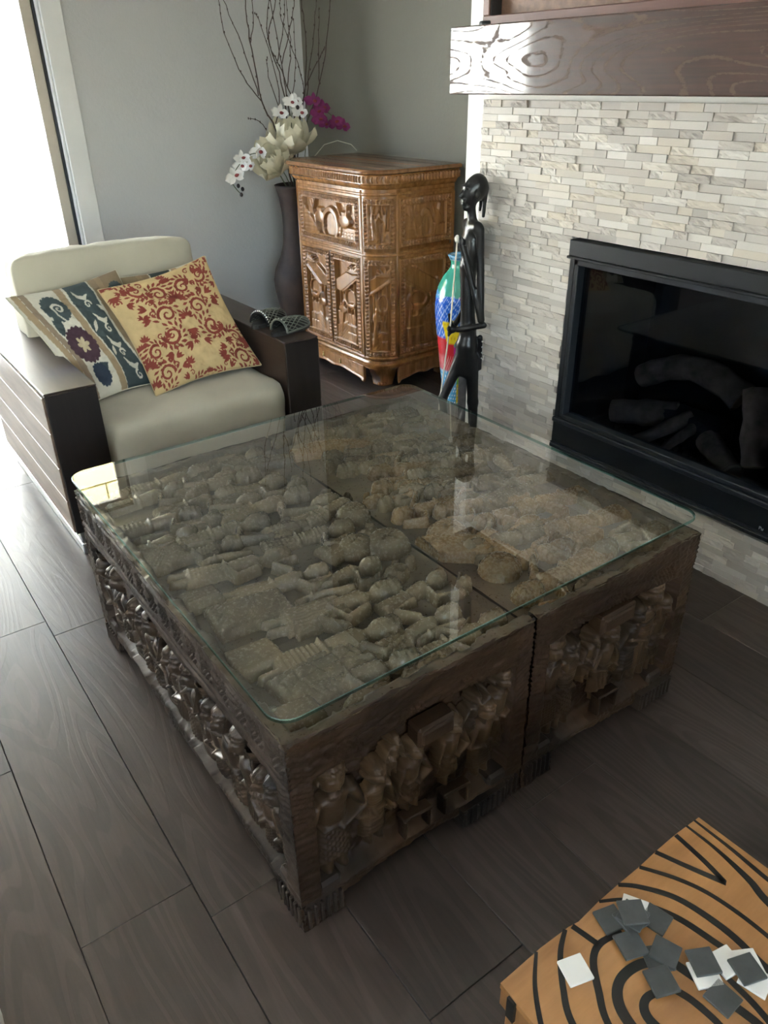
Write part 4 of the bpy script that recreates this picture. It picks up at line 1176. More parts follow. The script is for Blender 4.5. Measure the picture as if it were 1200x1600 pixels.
pillow('floral_pillow', ((.715, 2.995, .495), (1.125, 3.02, .495), (.572, 3.345, .866), (1.04, 3.405, .900)), .12, floral(), 'ivory pillow with plum flower and slate scrolls leaning on the window-side arm', 'pillow', 'floral pillows on the armchair', 2)
pillow('floral_pillow', ((1.015, 3.16, .495), (1.405, 3.14, .495), (1.04, 3.43, .86), (1.452, 3.395, .905)), .10, floral(150, True), 'floral pillow mostly hidden behind the red damask pillow, plum flower at corner', 'pillow', 'floral pillows on the armchair', 3)
pillow('damask_pillow', ((.955, 2.900, .500), (1.445, 2.925, .520), (.900, 3.225, .868), (1.385, 3.255, .935)), .125, damask(), 'golden pillow with red damask scrolls propped at the front of the chair', 'pillow', None, 5, (.5, .37, .2))

# ------------------------------------------------------------------ pair of beaded slippers on the right arm
M['sole'] = plain('dark_leather', (.022, .020, .018), .6)
M['mesh_cord'] = plain('grey_green_cord', (.15, .16, .13), .45, var=.25, nscale=40)
M['beads'] = plain('silver_beads', (.75, .76, .72), .22, .8)
def slipper(loc, rz, tilt, label, beaded):
    e = empty('slipper', loc, rz, label, 'slipper', 'beaded slippers on the chair arm')
    if tilt: e.rotation_euler = (tilt, 0, rz)
    L, Wd = .225, .092
    pts = [(L*(.5+.5*math.cos(a))*1.0-.0, Wd*.5*math.sin(a)*(1.08 if math.cos(a) > 0 else .85)) for a in np.linspace(0, 2*PI, 25)[:-1]]
    MB().prism(pts, 0, .014).obj('sole', M['sole'], e)
    MB().prism([(x*.96+.004, y*.9) for x, y in pts], .014, .018).obj('insole', plain('black_insole', (.03, .028, .026), .75), e)
    dome = lambda s, t: (L*(.20+.80*s), Wd*.52*math.cos(t)*math.sqrt(max(0, 1-(max(0, s-.25)/.75)**2.4)), .012+.050*math.sin(t)*math.sqrt(max(0.02, 1-(max(0, s-.1)/.92)**2.2)))
    V = np.array([dome(s, t) for s in np.linspace(0, .985, 12) for t in np.linspace(0, PI, 13)])
    u = link('upper', np_mesh('upper', V*np.array([1, .97, .97]), grid_faces(12, 13)), M['sole'], e)
    lat = MB()
    for q in range(11):
        a0 = -.9+q*.36
        for d in (1, -1):
            P = []
            for k in range(15):
                s = k/14*.97; t = PI/2+d*(a0-.9+s*2.0)
                if .04 < t < PI-.04: P.append(dome(s, t))
            if len(P) > 2: lat.tube(P, .0022, 5)
    lat.obj('lattice', M['mesh_cord'], e)
    MB().tube([dome(0, t) for t in np.linspace(.02, PI-.02, 14)], .0048, 6).obj('top_roll', M['mesh_cord'] if not beaded else M['sole'], e)
    tb = MB()
    for t in np.linspace(.15, PI-.15, 14 if beaded else 9): tb.ball(tuple(np.array(dome(.015, t))+[0, 0, .004]), .0058 if beaded else .0035, 6)
    tb.obj('bead_trim', M['beads'], e)
    MB().tube([dome(s, t) for s, t in [(x_, .03) for x_ in np.linspace(0, .98, 10)]]+[dome(s, PI-.03) for s in np.linspace(.98, 0, 10)], .004, 6).obj('welt', M['mesh_cord'], e)
    return e
slipper((1.462, 2.835, .6625), math.radians(17), 0, 'front slipper of the pair, open lattice upper, at the arm end', False)
slipper((1.452, 2.985, .6625), math.radians(24), 0, 'rear slipper of the pair, silver bead row along its upper', True)
# ------------------------------------------------------------------ stool with black inlay lines, and sample tiles
M['stool_wood'] = wood('honey_stool_wood', (.26, .115, .036), (.47, .235, .085), 'x', 7, 6, .38, .1, coat=.25)
M['stool_side'] = wood('stool_side_wood', (.16, .07, .024), (.34, .16, .055), 'z', 6, 7, .42, .15)
M['inlay'] = plain('black_inlay', (.006, .005, .004), .5, var=.1)
SZ = .45
st = empty('inlay_stool', (.738, .20, 0), label='honey wooden stool with black curved inlay lines holding sample tiles', cat='stool')
outl = [(.978, .425), (.915, .428), (.859, .427), (.813, .425), (.759, .425), (.711, .424), (.660, .420), (.640, .4235), (.581, .426), (.497, .424), (.494, .30), (.492, .12), (.494, -.02), (.60, -.025), (.80, -.022), (.976, -.02), (.980, .15), (.981, .296)]
lo = [(x-.738, y-.20) for x, y in outl]
MB().prism([(x*.995, y*.995) for x, y in lo], SZ-.052, SZ-.003).obj('seat_edge', M['stool_side'], st)
MB().prism(lo, SZ-.012, SZ).obj('seat', M['stool_wood'], st)
for sx in (-1, 1):
    for sy in (-1, 1):
        MB().box((sx*.20, sy*.18, (SZ-.05)/2), (.075, .075, SZ-.05), .008).obj('leg', M['stool_side'], st)
for k in range(3): MB().b(-.246, -.238, .19-k*.075, .205-k*.075, SZ-.05, SZ-.003).obj('edge_notch', M['inlay'], st)
def smooth(pts, n=8):
    P = [np.array(p, float) for p in pts]; out = []
    for i in range(len(P)-1):
        p0 = P[max(i-1, 0)]; p1 = P[i]; p2 = P[i+1]; p3 = P[min(i+2, len(P)-1)]
        for k in range(n):
            t = k/n
            out.append(.5*((2*p1)+(-p0+p2)*t+(2*p0-5*p1+4*p2-p3)*t*t+(-p0+3*p1-3*p2+p3)*t**3))
    out.append(P[-1]); return out
INL = [[(.966, .4255, .5), (.966, .357, .8), (.962, .285, 1), (.958, .15, 1), (.95, -.02, .8)], [(.945, .427, .5), (.945, .367, .8), (.937, .303, 1.4), (.924, .257, 1.6), (.91, .12, 1.4), (.905, -.02, 1)],
 [(.914, .4265, 1.0), (.909, .368, 1.1), (.902, .326, 1.1)], [(.858, .4265, 1), (.880, .372, 1.1), (.902, .322, 1.2)], [(.813, .4245, .8), (.846, .372, .9), (.866, .315, .9), (.873, .233, .9), (.865, .10, .9), (.855, -.02, .8)],
 [(.759, .4245, .8), (.784, .401, 1), (.816, .351, 1.2), (.830, .281, 1.4), (.827, .215, 1.4), (.815, .10, 1.3), (.80, -.02, 1)], [(.711, .4235, .6), (.753, .395, .8), (.785, .340, 1.2), (.799, .282, 1.3), (.805, .225, 1.2), (.795, .12, 1.2), (.765, -.02, 1)],
 [(.646, .421, 1.1), (.656, .377, 1.1)], [(.700, .369, 1), (.660, .377, 1.2), (.631, .366, 1.3), (.602, .331, 1.3), (.579, .295, 1.2), (.560, .22, 1.1), (.555, .12, 1), (.57, -.02, 1)],
 [(.633, .4235, .8), (.599, .402, 1), (.564, .364, 1.1), (.539, .324, 1.2), (.52, .24, 1.2), (.515, .1, 1.1), (.525, -.02, 1)], [(.572, .4255, .6), (.535, .392, .8), (.505, .352, .9), (.496, .33, .8)],
 [(.722, .300, 1.6), (.682, .321, 1.7), (.642, .324, 1.7), (.614, .306, 1.9), (.602, .270, 1.9), (.598, .20, 1.6), (.612, .11, 1.5), (.66, .05, 1.4), (.72, .075, 1.4), (.745, .15, 1.5), (.738, .22, 1.6), (.722, .300, 1.7)],
 [(.690, .274, 1.3), (.650, .285, 1.4), (.630, .268, 1.7), (.634, .225, 1.5), (.645, .17, 1.2), (.68, .155, 1.1), (.70, .19, 1.2), (.700, .24, 1.3), (.690, .274, 1.3)], [(.768, .255, 1), (.765, .19, 1.2), (.75, .12, 1.2), (.72, -.02, 1)]]
for pts in INL:
    P = smooth([(x, y, w) for x, y, w in pts])
    V, N = [], len(P)
    for i, p in enumerate(P):
        d = P[min(i+1, N-1)][:2]-P[max(i-1, 0)][:2]; d /= np.linalg.norm(d)+1e-9; nn = np.array([-d[1], d[0]])*p[2]*.0042
        V += [(p[0]+nn[0]-.738, p[1]+nn[1]-.20, SZ+.0006), (p[0]-nn[0]-.738, p[1]-nn[1]-.20, SZ+.0006)]
    V = np.array(V); Vb = V-[0, 0, .004]; n2 = len(V)
    F = [(2*i, 2*i+1, 2*i+3, 2*i+2) for i in range(N-1)]+[(2*i, 2*i+2, n2+2*i+2, n2+2*i) for i in range(N-1)]+[(2*i+1, n2+2*i+1, n2+2*i+3, 2*i+3) for i in range(N-1)]
    F += [(0, n2, n2+1, 1), (n2-2, n2-1, 2*n2-1, 2*n2-2)]
    link('inlay_line', np_mesh('inlay_line', np.concatenate([V, Vb]), np.array(F), False), M['inlay'], st)

M['tile_grey'] = plain('charcoal_tile', (.060, .066, .068), .42, var=.25, nscale=25, bump=.1)
M['tile_white'] = plain('white_tile', (.80, .79, .76), .35, var=.03)
TS, TT = .0395, .0046
tm = {c: MB().b(-TS/2, TS/2, -TS/2, TS/2, 0, TT, .0008).mesh('tile') for c in ('grey', 'white')}
for c in tm: tm[c].materials.append(M['tile_'+c])
ZS = SZ+.001
tl = [  # x, y, level, turn in degrees, colour, label
 (.700, .392, 0, -16, 'grey', 'charcoal tile at the outer left of the stacked heap'),
 (.757, .350, 0, 12, 'grey', 'charcoal tile at the right foot of the stacked heap'),
 (.744, .381, 0, 30, 'white', 'white tile under the heap, only a corner showing'),
 (.722, .372, 1, -8, 'grey', 'charcoal tile lowest in the middle of the stacked heap'),
 (.727, .372, 2, 14, 'grey', 'charcoal tile just below the topmost one of the heap'),
 (.728, .374, 3, -32, 'grey', 'topmost charcoal tile of the stacked heap'),
 (.690, .346, 1, -20, 'grey', 'charcoal tile leaning against the near left of the heap'),
 (.708, .310, 0, -28, 'grey', 'charcoal tile mostly covered by a turned one, middle of the stool'),
 (.722, .308, 1, 20, 'grey', 'charcoal tile turned cornerwise in the middle of the stool'),
 (.682, .285, 1, -22, 'grey', 'charcoal tile alone over the black ring, nearest the stool centre'),
 (.744, .255, 0, -28, 'white', 'white tile half hidden below a charcoal one'),
 (.755, .266, 1, -28, 'grey', 'charcoal tile lying on the half hidden white tile'),
 (.785, .247, 0, -12, 'white', 'white tile open to view right of the middle tiles'),
 (.735, .220, 0, 2, 'grey', 'charcoal tile lying flat nearest the viewer at right'),
 (.795, .207, 0, 14, 'white', 'white tile nearest the photo edge, under a charcoal one'),
 (.808, .228, 0, -30, 'white', 'white tile at far right peeking past a charcoal one'),
 (.797, .222, 1, -20, 'grey', 'shiny charcoal tile at far right lying on white ones'),
 (.597, .371, 0, -17, 'white', 'single white tile lying apart at the left of the stool')]
for x, y, lv, a, c, lab in tl:
    o = link('sample_tile', tm[c], None, None, (x, y, ZS+lv*(TT+.0003)), (0, 0, math.radians(a)))
    tag(o, lab, 'tile', 'sample tiles on the inlay stool')

# corner of a second piece of furniture at the right edge
o = MB().b(1.365, 1.42, .36, .42, 0, .46, .006).obj('post', wood('red_brown_post', (.020, .009, .006), (.05, .022, .014), 'z', 12, 8, .4))
e2 = empty('dark_stool', (1.39, .39, 0), label='dark reddish wooden stool leg at the right edge beyond the inlay stool', cat='stool')
o.name = 'leg'; o.parent = e2; o.location = (-1.39, -.39, 0)
MB().b(-.025, .34, -.33, .03, .46, .50, .006).obj('seat', o.data.materials[0], e2)
for dx, dy in ((.29, 0), (0, -.30), (.29, -.30)): link('leg', o.data, None, e2, (-1.39+dx, -.39+dy, 0))
# pale pouf at the lower left edge
pz = MB().lathe([(.17, .0), (.205, .03), (.215, .12), (.205, .22), (.16, .25), (.05, .258)], n=40).obj('pouf', fabric('cream_boucle', (.70, .68, .62)))
pz.location = (-.345, 1.045, 0); tag(pz, 'round cream pouf, just its side showing at the lower left edge', 'pouf')
# ------------------------------------------------------------------ carved cabinet
def cab_wood(name, dark, light, rough=.26):
    t = NT(name); v = t.coord((30, 30, 4), rand=3.0)
    n1 = t.noise(v, 1.0, 5, .6, .4); n2 = t.noise(t.coord((1, 1, 1)), 90, 3, .6)
    t.base(t.ramp(n1, [(.3, dark), (.7, light)])).set(Roughness=rough, Coat_Weight=.3, Coat_Roughness=.2)
    t.bump(n2, .12, .002); return t.mat
M['cab'] = cab_wood('amber_cabinet_wood', (.165, .066, .018), (.345, .155, .046))
M['cab_dark'] = cab_wood('cabinet_top_wood', (.14, .065, .028), (.25, .125, .055), .26)
M['gap'] = plain('door_gap', (.010, .005, .003), .8)
M['brass'] = plain('brass_pull', (.55, .38, .14), .3, 1.0)
cb = empty('carved_cabinet', (2.452, 3.462, 0), math.radians(1.5), label='honey brown carved cabinet with rounded front corners standing in the alcove', cat='cabinet')
CW, CD, CR = .905, .545, .135      # along the wall (front, y), depth (x), corner radius
def plan(off=0.0, n=10):
    """outline, front facing -x, rounded at the two front corners; counter-clockwise from back right"""
    P = []
    x0, x1, y0, y1 = -off, CD+off*.4, -off, CW+off; R = CR+off*.5
    P.append((x1, y0)); P.append((x1, y1))
    for k in range(n+1):
        a = PI/2+PI/2*k/n; P.append((x0+R+R*math.cos(a), y1-R+R*math.sin(a)))
    for k in range(n+1):
        a = PI+PI/2*k/n; P.append((x0+R+R*math.cos(a), y0+R+R*math.sin(a)))
    return P
def moulding(name, prof, mat, cap=True):
    bm = bmesh.new(); rings = []
    for off, z in prof: rings.append([bm.verts.new((x, y, z)) for x, y in plan(off)])
    n = len(rings[0])
    for a, b in zip(rings, rings[1:]):
        for k in range(n): bm.faces.new((a[k], a[(k+1) % n], b[(k+1) % n], b[k]))
    if cap: bm.faces.new(list(reversed(rings[0]))); bm.faces.new(rings[-1])
    bmesh.ops.recalc_face_normals(bm, faces=bm.faces)
    for f in bm.faces: f.smooth = len(f.verts) == 4 and abs(f.normal.z) < .99
    me = bpy.data.meshes.new(name); bm.to_mesh(me); bm.free()
    try: me.set_sharp_from_angle(angle=math.radians(35))
    except Exception: pass
    return link(name, me, mat, cb)
moulding('carcass', [(-.0225, .150), (-.0225, 1.10)], M['cab'])
moulding('base_moulding', [(.012, .128), (.016, .136), (.016, .146), (.006, .153), (.002, .165), (-.010, .172)], M['cab'])
moulding('cornice', [(-.010, 1.085), (.002, 1.092), (.010, 1.104), (.012, 1.112), (.020, 1.118), (.020, 1.158), (.026, 1.164)], M['cab'], True)
moulding('top_slab', [(.026, 1.1645), (.036, 1.170), (.038, 1.180), (.032, 1.188), (.02, 1.190)], M['cab_dark'])
for k in range(4):
    MB().b(.06+k*.122, .06+k*.122+.003, .01, CW-.01, 1.1895, 1.1908).obj('top_joint', M['gap'] if k % 2 else M['cab'], cb)

# surface parametrisation: s runs along the outline, from the far front corner over the front, near rounded corner and near side
S_F0, S_F1 = 0.0, CW-2*CR                    # flat front
S_C1 = S_F1+CR*PI/2                          # rounded near corner
S_S1 = S_C1+CD-CR                            # near side
def surf(s, z, h, base=0.0):
    s = np.asarray(s); h = np.asarray(h)+base
    x = np.where(s < S_F1, -h, 0.0); y = np.where(s < S_F1, CW-CR-s, 0.0)
    a = PI+(s-S_F1)/CR
    xc = CR+(CR+h)*np.cos(a); yc = CR+(CR+h)*np.sin(a)
    mid = (s >= S_F1) & (s < S_C1)
    x = np.where(mid, xc, x); y = np.where(mid, yc, y)
    sd = s >= S_C1
    x = np.where(sd, CR+(s-S_C1), x); y = np.where(sd, -h, y)
    # far rounded corner for negative s
    ng = s < 0; a2 = PI+s/CR
    x = np.where(ng, CR+(CR+h)*np.cos(a2), x); y = np.where(ng, CW-CR-(CR+h)*np.sin(a2)*1.0, y)
    return np.stack([x, y, z], -1)
def beads(a, b, half):
    """row of carved lozenges along a, centred on b=0"""
    q = (a/.021) % 1.0
    return np.where(np.abs(b) < half, .011*np.clip(1-np.abs(q-.5-.25*np.abs(b)/half)*2.6, 0, 1)-.009+.004*(np.abs(b) < half*.25), 0)
def scene_h(U, V, W, Hh, kind, seed):
    """carved village scene in the sunk field"""
    r = np.random.default_rng(seed)
    H = -.020+.002*(fbm(U*60, V*60, seed, 3)-.5)
    def put(m, h): nonlocal H; H = np.where(m, np.maximum(H, h), H)
    seg = lambda x0, y0, x1, y1: np.hypot(U-x0-np.clip(((U-x0)*(x1-x0)+(V-y0)*(y1-y0))/((x1-x0)**2+(y1-y0)**2), 0, 1)*(x1-x0), V-y0-np.clip(((U-x0)*(x1-x0)+(V-y0)*(y1-y0))/((x1-x0)**2+(y1-y0)**2), 0, 1)*(y1-y0))
    rib = lambda q, p: .003*np.abs(np.sin(PI*q/p))
    if kind == 'tall':
        # thatched roof sloping, posts, palm, pots, paved ground
        put((V > Hh*.62) & (V < Hh*.94-(U-W*.3)*.55) & (V > Hh*.80-(U-.0)*.65), -.003+rib(U*.4-V, .011)+.006*(np.abs(V-(Hh*.80-U*.65)) < .02))
        for k in range(5):
            x = W*(.16+.17*k); put((np.abs(U-x) < .008) & (V > Hh*.36) & (V < Hh*.80), -.006+.004*(1-((U-x)/.008)**2))
        d = np.hypot((U-W*.34)/(.30*W), (V-Hh*.55)/(.13*Hh)); put((d < 1), -.004+.008*np.sqrt(np.clip(1-d*d, 0, 1)))
        d = np.hypot((U-W*.34)/(.20*W), (V-Hh*.57)/(.09*Hh)); H = np.where(d < 1, -.012, H)
        d = np.hypot((U-W*.30)/(.17*W), (V-Hh*.47)/(.035*Hh)); put(d < 1, .002+.004*np.sqrt(np.clip(1-d*d, 0, 1)))
        d = np.hypot((U-W*.72)/(.2*W), (V-Hh*.40)/(.06*Hh)); put(d < 1, -.004+.008*np.sqrt(np.clip(1-d*d, 0, 1)))
        put((V < Hh*.36) & (V > Hh*.18) & (U > W*.12), -.008+rib(U, .019))
        put((V < Hh*.22) & (U < W*.5) & (U > W*.06), -.002+rib(U, .03)-.003*(np.abs(V-Hh*.12) < .003))
        put((V < Hh*.25-(U-W*.5)*.35) & (U > W*.5), -.003+rib(U+V, .022))
        d = seg(W*.80, Hh*.08, W*.66, Hh*.5); put(d < .010, .004*np.sqrt(np.clip(1-(d/.010)**2, 0, 1)))
        for k in range(7):
            a = .2+k*.45; d = seg(W*.2, Hh*.88, W*.2+.055*math.cos(a), Hh*.88+.045*math.sin(a)); put(d < .006, .002+.003*(1-d/.006))
    else:
        # arch of a hut, pots, trees and a brick wall
        put((V < Hh*.80-U*.9), -.004+rib(V, .022))
        d = np.hypot((U-W*.52)/(.17*W), (V-Hh*.30)/(.55*Hh)); put((d < 1) & (V > 0), -.001+.006*np.sqrt(np.clip(1-d*d, 0, 1))); H = np.where((d < .68), -.014+.002*np.sin(U*700), H)
        for k, (cx, w_) in enumerate(((.32, .10), (.80, .11))):
            d = np.hypot((U-W*cx)/(w_*W), (V-Hh*.50)/(.20*Hh)); put(d < 1, -.002+.008*np.sqrt(np.clip(1-d*d, 0, 1)))
            put((np.abs(U-W*cx) < w_*W*.55) & (np.abs(V-Hh*.73) < Hh*.05), .003)
        for x0, y0, x1, y1 in ((.15, .95, .27, .1), (.24, .98, .17, .55), (.66, .98, .76, .45), (.76, .45, .72, .05), (.86, .95, .83, .62)):
            d = seg(x0*W, y0*Hh, x1*W, y1*Hh); put(d < .007, .003*np.sqrt(np.clip(1-(d/.007)**2, 0, 1))+.001)
        brick = np.minimum(np.abs((V/.016) % 1-.5), np.abs(((U+np.floor(V/.016)*.014)/.03) % 1-.5)*1.6)
        put((U > W*.68) & (V < Hh*.34), -.006+.004*(brick < .42))
        put((U > W*.08) & (U < W*.2) & (V > Hh*.5), -.006+rib(V, .012))
        for k in range(10):
            d = np.hypot(U-W*(.40+.012*math.sin(k*3)), V-Hh*(.08+.06*k)); put(d < .007, .002)
    # smoothing of the steps
    for _ in range(1):
        H2 = H.copy(); H2[1:-1, 1:-1] = (H[1:-1, 1:-1]*2+H[:-2, 1:-1]+H[2:, 1:-1]+H[1:-1, :-2]+H[1:-1, 2:])/6; H = H2
    return H
def cab_panel(name, s0, s1, z0, z1, kind, seed, bd=.034, base=.0, res=.0034, parent=None, mir=False, dep=1.0):
    W, Hh = s1-s0, z1-z0
    nu, nv = int(W/res), int(Hh/res)
    U, V = np.meshgrid(np.linspace(0, W, nu), np.linspace(0, Hh, nv), indexing='ij')
    d = np.minimum(np.minimum(U, W-U), np.minimum(V, Hh-V))
    along = np.where(np.minimum(U, W-U) < np.minimum(V, Hh-V), V, U)
    H = np.full(U.shape, .007)
    H += beads(along, d-.6*bd, bd*.33)
    inner = d-bd
    H = np.where((inner > 0) & (inner < .010), .007-.004*np.abs(inner-.005)/.005, H)
    f = inner >= .010; o = bd+.010
    Sc = scene_h(((W-U) if mir else U)-o, V-o, W-2*o, Hh-2*o, kind, seed)
    H = np.where(f, Sc*dep, H)
    H = np.where(d < .002, -.004, H)
    P = surf(s0+U.ravel(), z0+V.ravel(), H.ravel(), base)
    return link(name, np_mesh(name, P, grid_faces(nu, nv)), M['cab'], parent or cb)
FW = S_F1
# plain flat stiles and rails are the carcass; panels sit proud of it
cab_panel('fall_front', .018, FW-.018, .775, 1.045, 'wide', 11)
for k, (a, b) in enumerate(((.018, FW/2-.005), (FW/2+.005, FW-.018))):
    dr = cab_panel('door', a, b, .195, .735, 'tall', 21+k, mir=k == 1)
MB().b(-.0005, .010, CW-CR-FW/2-.005, CW-CR-FW/2+.005, .19, .74).obj('door_gap', M['gap'], cb)
cab_panel('corner_panel', S_F1+.018, S_C1-.014, .79, 1.045, 'wide', 31, .024)
cab_panel('corner_panel', S_F1+.018, S_C1-.014, .195, .735, 'tall', 32, .024, mir=True)
cab_panel('corner_panel', -CR*PI/2+.014, -.018, .79, 1.045, 'wide', 33, .024, res=.006)
cab_panel('corner_panel', -CR*PI/2+.014, -.018, .195, .735, 'tall', 34, .024, res=.006)
cab_panel('side_panel', S_C1+.018, S_S1-.02, .79, 1.045, 'wide', 41, dep=.6)
cab_panel('side_panel', S_C1+.018, S_S1-.02, .195, .735, 'tall', 42, dep=.6)
# plain flat stiles and rails
def strip(s0, s1, z0, z1, name):
    n = max(2, int((s1-s0)/.012)); s_, z_ = np.meshgrid(np.linspace(s0, s1, n), [z0, z1], indexing='ij')
    link(name, np_mesh(name, surf(s_.ravel(), z_.ravel(), np.full(s_.size, .003)), grid_faces(n, 2)), M['cab'], cb)
strip(-.15, S_S1-.005, .735, .775, 'rail'); strip(-.15, S_S1-.005, .172, .195, 'rail'); strip(-.15, S_S1-.005, 1.045, 1.09, 'rail')
for a, b in ((0, .018), (FW-.018, FW), (S_F1, S_F1+.018), (S_C1-.014, S_C1+.018), (S_S1-.022, S_S1)): strip(a, b, .19, 1.05, 'stile')
# slim round beads between the panels
for s in (.004, S_F1+.004, S_C1+.003):
    P = surf(np.array([s, s]), np.array([.175, 1.085]), np.array([-.001, -.001])); MB().tube([tuple(P[0]), tuple(P[1])], .009, 8).obj('corner_bead', M['cab'], cb)
for z in (.757, .182, 1.065):
    s = np.linspace(-.1, S_S1-.01, 40); P = surf(s, np.full(40, z), np.full(40, -.002)); MB().tube([tuple(p) for p in P], .010, 8).obj('rail_bead', M['cab'], cb)
# carved band of the cornice
nu, nv = 560, 11
U, V = np.meshgrid(np.linspace(-.15, S_S1+.012, nu), np.linspace(0, .036, nv), indexing='ij')
q = ((U/.022) % 1); b = (V-.018)/.018
H = .019+.012*np.clip(1-np.abs(q-.5-.25*np.abs(b))*2.4, 0, 1)*(np.abs(b) < .82)
P = surf(U.ravel(), 1.120+V.ravel(), H.ravel(), 0)
link('carved_band', np_mesh('carved_band', P, grid_faces(nu, nv)), M['cab'], cb)
# apron with scalloped lower edge on the front, corner and side
def apron(s0, s1, name):
    nu, nv = 90, 14; s = np.linspace(s0, s1, nu); t = (s-s0)/(s1-s0)
    low = .058-.022*np.cos(2*PI*t)*.6-.016*np.exp(-((t-.5)/.10)**2)+.02*np.exp(-((np.minimum(t, 1-t))/.03)**2)*-1
    low = np.clip(low, .03, .09)
    V = np.linspace(0, 1, nv)
    Z = low[:, None]+(.132-low[:, None])*V[None, :]; S = np.repeat(s[:, None], nv, 1)
    H = .004+.003*np.abs(np.sin(S*70+Z*40))*np.clip(fbm(S*20, Z*50, 3, 2)*2-.5, 0, 1)+.008*np.clip(1-(Z-low[:, None])/.012, 0, 1)
    P = surf(S.ravel(), Z.ravel(), H.ravel())
    o = link(name, np_mesh(name, P, grid_faces(nu, nv)), M['cab'], cb); md = o.modifiers.new('thick', 'SOLIDIFY'); md.thickness = .016; md.offset = 0
apron(.0, S_F1, 'front_apron'); strip(S_F1-.01, S_C1+.01, .118, .15, 'corner_apron'); apron(S_C1, S_S1, 'side_apron')
for q in (.33, .62):
    p = surf(np.array([S_F1*q]), np.array([.098]), np.array([.006]))[0]
    MB().ball((p[0]-.006, p[1], p[2]+.012), .006, 8).ball((p[0]-.007, p[1], p[2]-.006), (.006, .007, .013), 8).obj('drop_pull', M['brass'], cb)
# carved claw feet below the rounded corners
def claw(cx, cy, ax, ay):
    m_ = MB(); d = Vector((ax, ay, 0)).normalized(); side = Vector((-d.y, d.x, 0))
    p0 = Vector((cx, cy, 0))
    nu, nv = 22, 16; Vt = []
    for i in range(nu):
        a = -1.0+2.0*i/(nu-1)
        for j in range(nv):
            z = .134*(1-j/(nv-1)); out = -.012+.030*(z/.134)-.010*math.sin(PI*min(1, z/.134))+.010*max(0, 1-z/.03); w = .100*(.58+.42*(z/.134)**1.1)
            bulge = .008*math.exp(-((a-.4)/.25)**2-((z-.085)/.022)**2)+.008*math.exp(-((a+.4)/.25)**2-((z-.085)/.022)**2)+.012*math.exp(-((a)/.3)**2-((z-.04)/.025)**2)
            Vt.append(p0+d*(out+bulge+.055*math.cos(a*1.25))+side*(a*w)+Vector((0, 0, z)))
    Vt = np.array([v[:] for v in Vt]); B = Vt-np.array(d[:])*.03
    F = grid_faces(nu, nv); nV = len(Vt)
    edge = [(i*nv, (i+1)*nv) for i in range(nu-1)]+[((i+1)*nv+nv-1, i*nv+nv-1) for i in range(nu-1)]+[(j+1, j) for j in range(nv-1)]+[((nu-1)*nv+j, (nu-1)*nv+j+1) for j in range(nv-1)]
    F2 = np.array([(b_, a_, a_+nV, b_+nV) for a_, b_ in edge])
    foot = link('claw_foot', np_mesh('claw_foot', np.concatenate([Vt, B]), np.concatenate([F, F[:, ::-1]+nV, F2])), M['cab'], cb)
    for k in (-1, 0, 1):
        c = p0+d*(.050-.006*abs(k))+side*(k*.016)
        MB().ball((c.x, c.y, .011), (.012, .012, .011), 8).obj('toe', M['cab'], foot)
claw(CR-.02, CR-.02, -1, -1); claw(CR-.02, CW-CR+.02, -1, 1)
for y in (.03, CW-.07): MB().b(CD-.07, CD-.015, y, y+.045, 0, .135, .006).obj('rear_foot', M['cab'], cb)
MB().b(.05, CD-.04, .05, CW-.05, .11, .16).obj('bottom_board', M['gap'], cb)
# ------------------------------------------------------------------ painted patchwork vase
pv_prof = [(.070, 0), (.074, .012), (.078, .05), (.086, .12), (.098, .22), (.112, .34), (.124, .44), (.130, .52), (.128, .58), (.116, .635), (.092, .685), (.066, .715), (.052, .735), (.049, .755), (.055, .775), (.064, .790), (.066, .797), (.060, .800), (.052, .790), (.047, .765)]
zz = np.array([p[1] for p in pv_prof]); rr_ = np.array([p[0] for p in pv_prof])
tpar = np.linspace(0, len(pv_prof)-1, 150); kk = np.arange(len(pv_prof))
Zp = np.interp(tpar, kk, zz); Rp = np.interp(tpar, kk, rr_)
for _ in range(3):
    Rp[1:-1] = (Rp[:-2]+2*Rp[1:-1]+Rp[2:])/4; Zp[1:-1] = (Zp[:-2]+2*Zp[1:-1]+Zp[2:])/4
nth = 200
th = np.linspace(0, 2*PI, nth, endpoint=False)
TH, K = np.meshgrid(th, np.arange(150), indexing='ij')
Rg, Zg = Rp[K], Zp[K]
Pv = np.stack([Rg*np.cos(TH), Rg*np.sin(TH), Zg], -1).reshape(-1, 3)
# patches: angle measured from the side that faces the room (towards -x -y), a in metres along the belly
view = math.atan2(-3.1, -2.72)
A = ((TH-view+PI) % (2*PI)-PI)*.12; Zq = Zg
blue, green, red, yel, mag, lime, sky_, teal = (.02, .12, .55), (.05, .36, .26), (.55, .02, .03), (.75, .58, .02), (.50, .03, .30), (.22, .48, .05), (.10, .38, .68), (.06, .40, .38)
Cc = np.zeros(TH.shape+(3,)); Cc[:] = green
def patch(m, col, deco=None, dc=(.85, .85, .85), sc=.02):
    Cc[m] = col
    if deco == 'dots': mm = m & (np.hypot(((A/sc+np.floor(Zq/sc) % 2*.5) % 1)-.5, ((Zq/sc) % 1)-.5) < .22)
    elif deco == 'cross': mm = m & (np.minimum(np.abs(((A+Zq)/sc) % 1-.5), np.abs(((A-Zq*.6)/sc) % 1-.5)) < .05)
    elif deco == 'stripe': mm = m & (np.abs((Zq/sc) % 1-.5) < .12)
    else: return
    Cc[mm] = dc
pals = [(blue, 'cross'), (red, 'dots'), (sky_, 'dots'), (lime, None), (mag, 'dots'), (teal, 'cross'), (yel, 'dots')]
